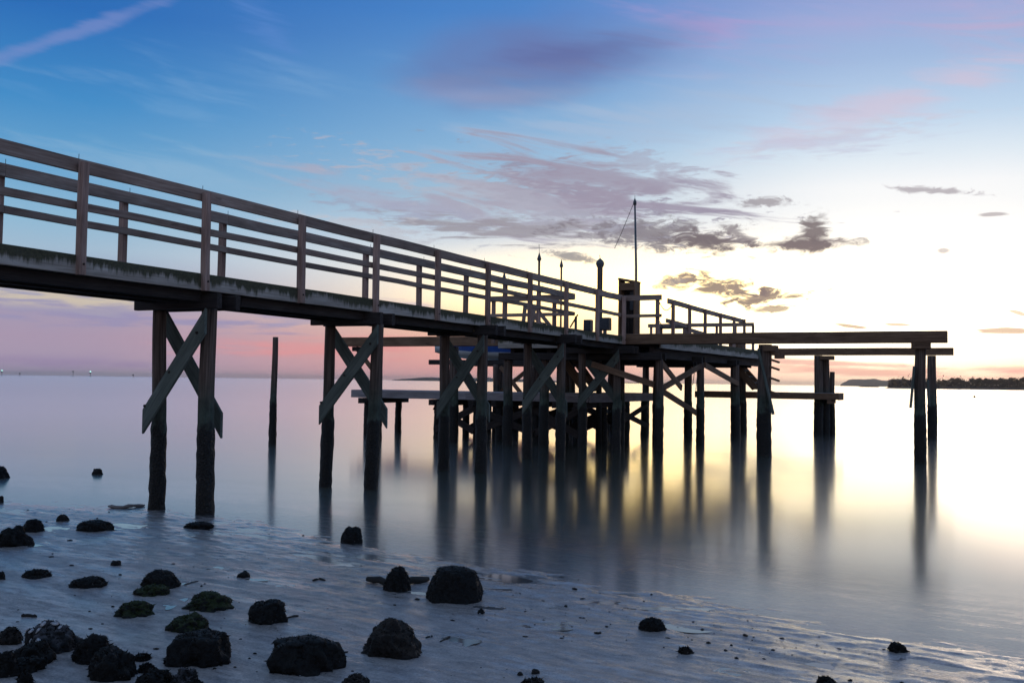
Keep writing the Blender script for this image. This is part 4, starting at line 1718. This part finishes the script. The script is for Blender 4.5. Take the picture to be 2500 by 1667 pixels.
def crown_mesh(seed, r, h, n, palm=False):
    rd = random.Random(seed)
    V, Fc = [], []
    cl = [(rd.uniform(-.6, .6) * r, rd.uniform(-.6, .6) * r, rd.uniform(.35, .9) * h, rd.uniform(.35, .6) * r) for _ in range(9)]
    for k in range(n):
        c = rd.choice(cl)
        d = Vector((rd.gauss(0, 1), rd.gauss(0, 1), rd.gauss(0, 1))).normalized() * c[3] * rd.uniform(.5, 1.05)
        p = Vector(c[:3]) + Vector((d.x, d.y, d.z * .7))
        s_ = rd.uniform(.35, .8)
        a = Vector((rd.gauss(0, 1), rd.gauss(0, 1), rd.gauss(0, 1))).normalized()
        b = a.cross(Vector((rd.gauss(0, 1), rd.gauss(0, 1), rd.gauss(0, 1)))).normalized()
        o_ = len(V)
        V += [tuple(p + a * s_), tuple(p + b * s_ * .6), tuple(p - a * s_), tuple(p - b * s_ * .6)]
        Fc.append((o_, o_ + 1, o_ + 2, o_ + 3))
    me = bpy.data.meshes.new('crown')
    me.from_pydata(V, [], Fc)
    me.materials.append(M['leaf'])
    return me


crowns = [crown_mesh(k, 4.2, 9.0, 420) for k in range(4)]
gt = Geo()
gt.tube([(0, 0, -.5), (.1, 0, 3), (-.1, .1, 6.5)], [.35, .25, .1], 7)
gt.tube([(0, 0, 3), (1.3, .3, 5.6)], [.16, .06], 5)
gt.tube([(0, 0, 3.2), (-1.4, -.2, 5.8)], [.16, .06], 5)
tr0 = mk('trunk', gt, M['bark'], None, (0, 0, 0))
rd = random.Random(5)
first = True
k = 0
pxx = 2180
while pxx < 2560:
    q = far_at(pxx, 890 + rd.uniform(0, 60))
    hsc = (.72 + .30 * min(1, (pxx - 2170) / 330)) * rd.uniform(.82, 1.12) * (.7 if rd.random() < .2 else 1)
    e = bpy.data.objects.new('shore_tree', None)
    COL.objects.link(e)
    e.location = (q.x, q.y, 1.2)
    e.rotation_euler = (0, 0, rd.uniform(0, 6))
    e.scale = (hsc * rd.uniform(.9, 1.3), hsc, hsc)
    tag(e, 'dark tree in the row along the low wooded point far right', 'tree', 'trees on the far point')
    c = bpy.data.objects.new('crown', crowns[k % 4])
    COL.objects.link(c)
    c.parent = e
    tr = tr0 if first else tr0.copy()
    if not first:
        COL.objects.link(tr)
    tr.parent = e
    first = False
    k += 1
    pxx += rd.uniform(6, 10)
# low scrub under the trees
rd = random.Random(9)
V, Fc = [], []
for k in range(9000):
    q = far_at(rd.uniform(2168, 2700), 884 + rd.uniform(0, 40))
    z = 1.0 + abs(rd.gauss(0, 3.2))
    a = Vector((rd.gauss(0, 1), rd.gauss(0, 1), rd.gauss(0, 1))).normalized()
    b = a.cross(Vector((rd.gauss(0, 1), rd.gauss(0, 1), rd.gauss(0, 1)))).normalized()
    s_ = rd.uniform(.5, 1.0)
    o_ = len(V)
    p = Vector((q.x, q.y, z))
    V += [tuple(p + a * s_), tuple(p + b * s_ * .6), tuple(p - a * s_), tuple(p - b * s_ * .6)]
    Fc.append((o_, o_ + 1, o_ + 2, o_ + 3))
me = bpy.data.meshes.new('scrub')
me.from_pydata(V, [], Fc)
me.materials.append(M['leaf'])
o = bpy.data.objects.new('scrub', me)
COL.objects.link(o)
tag(o, 'low dark scrub along the far wooded point', 'scrub', kind='stuff')

for px, hgt, lit, lab in ((4, 6.5, True, 'tiny channel marker with a green lamp at the left picture edge'),
                          (48, 4.5, False, 'tiny dark channel marker next to the one at the left edge'),
                          (178, 8.0, False, 'taller dark channel marker with a square board on the horizon'),
                          (220, 6.5, True, 'channel marker with a bright green lamp right of the tall dark one'),
                          (325, 4.5, False, 'tiny dark channel marker left of the first bent')):
    q = far_at(px, 1300)
    r = thing('channel_marker', lab, 'channel marker', q.x, q.y, 0, 'channel markers on the horizon', pier=False)
    g = Geo()
    g.tube([(q.x, q.y, -1), (q.x, q.y, hgt)], .28, 8)
    mk('post', g, M['marker'], r)
    g = Geo()
    g.beam((q.x - .9, q.y - .4, hgt - 1.0), (q.x + .9, q.y - .4, hgt - 1.0), .12, 1.6)
    mk('day_board', g, M['marker'], r)
    if lit:
        g = Geo()
        g.tube([(q.x, q.y, hgt), (q.x, q.y, hgt + .3), (q.x, q.y, hgt + .9), (q.x, q.y, hgt + 1.1)], [.3, .62, .62, .2], 10)
        mk('lamp', g, M['lampg'], r)

q = ground(2379, 970)
r = thing('mooring_buoy', 'small dark round buoy floating far out at right', 'buoy', q.x, q.y, 0, pier=False)
g = Geo()
g.tube([(q.x, q.y, -.05), (q.x, q.y, .06), (q.x, q.y, .18), (q.x, q.y, .28), (q.x, q.y, .33)], [.10, .19, .21, .14, .04], 12)
mk('float', g, M['buoy'], r, smooth=True)
g = Geo()
g.tube([(q.x, q.y, .31), (q.x, q.y, .42)], .03, 8)
mk('ring', g, M['metal'], r)

# ------------------------------------------------------------------ sea haze
hm, ht, hout = newmat('sea_haze')
pv = ht.node('ShaderNodeVolumePrincipled')
pv.inputs['Color'].default_value = (.95, .90, .86, 1)
pv.inputs['Density'].default_value = 0.00008
pv.inputs['Anisotropy'].default_value = 0.75
ht.l.new(pv.outputs[0], hout.inputs['Volume'])
bm = bmesh.new()
bmesh.ops.create_cube(bm, size=1.0)
me = bpy.data.meshes.new('haze')
bm.to_mesh(me)
bm.free()
me.materials.append(hm)
o = bpy.data.objects.new('haze', me)
COL.objects.link(o)
o.scale = (29000, 29000, 44)
o.location = (0, 0, 19.5)
tag(o, kind='stuff')
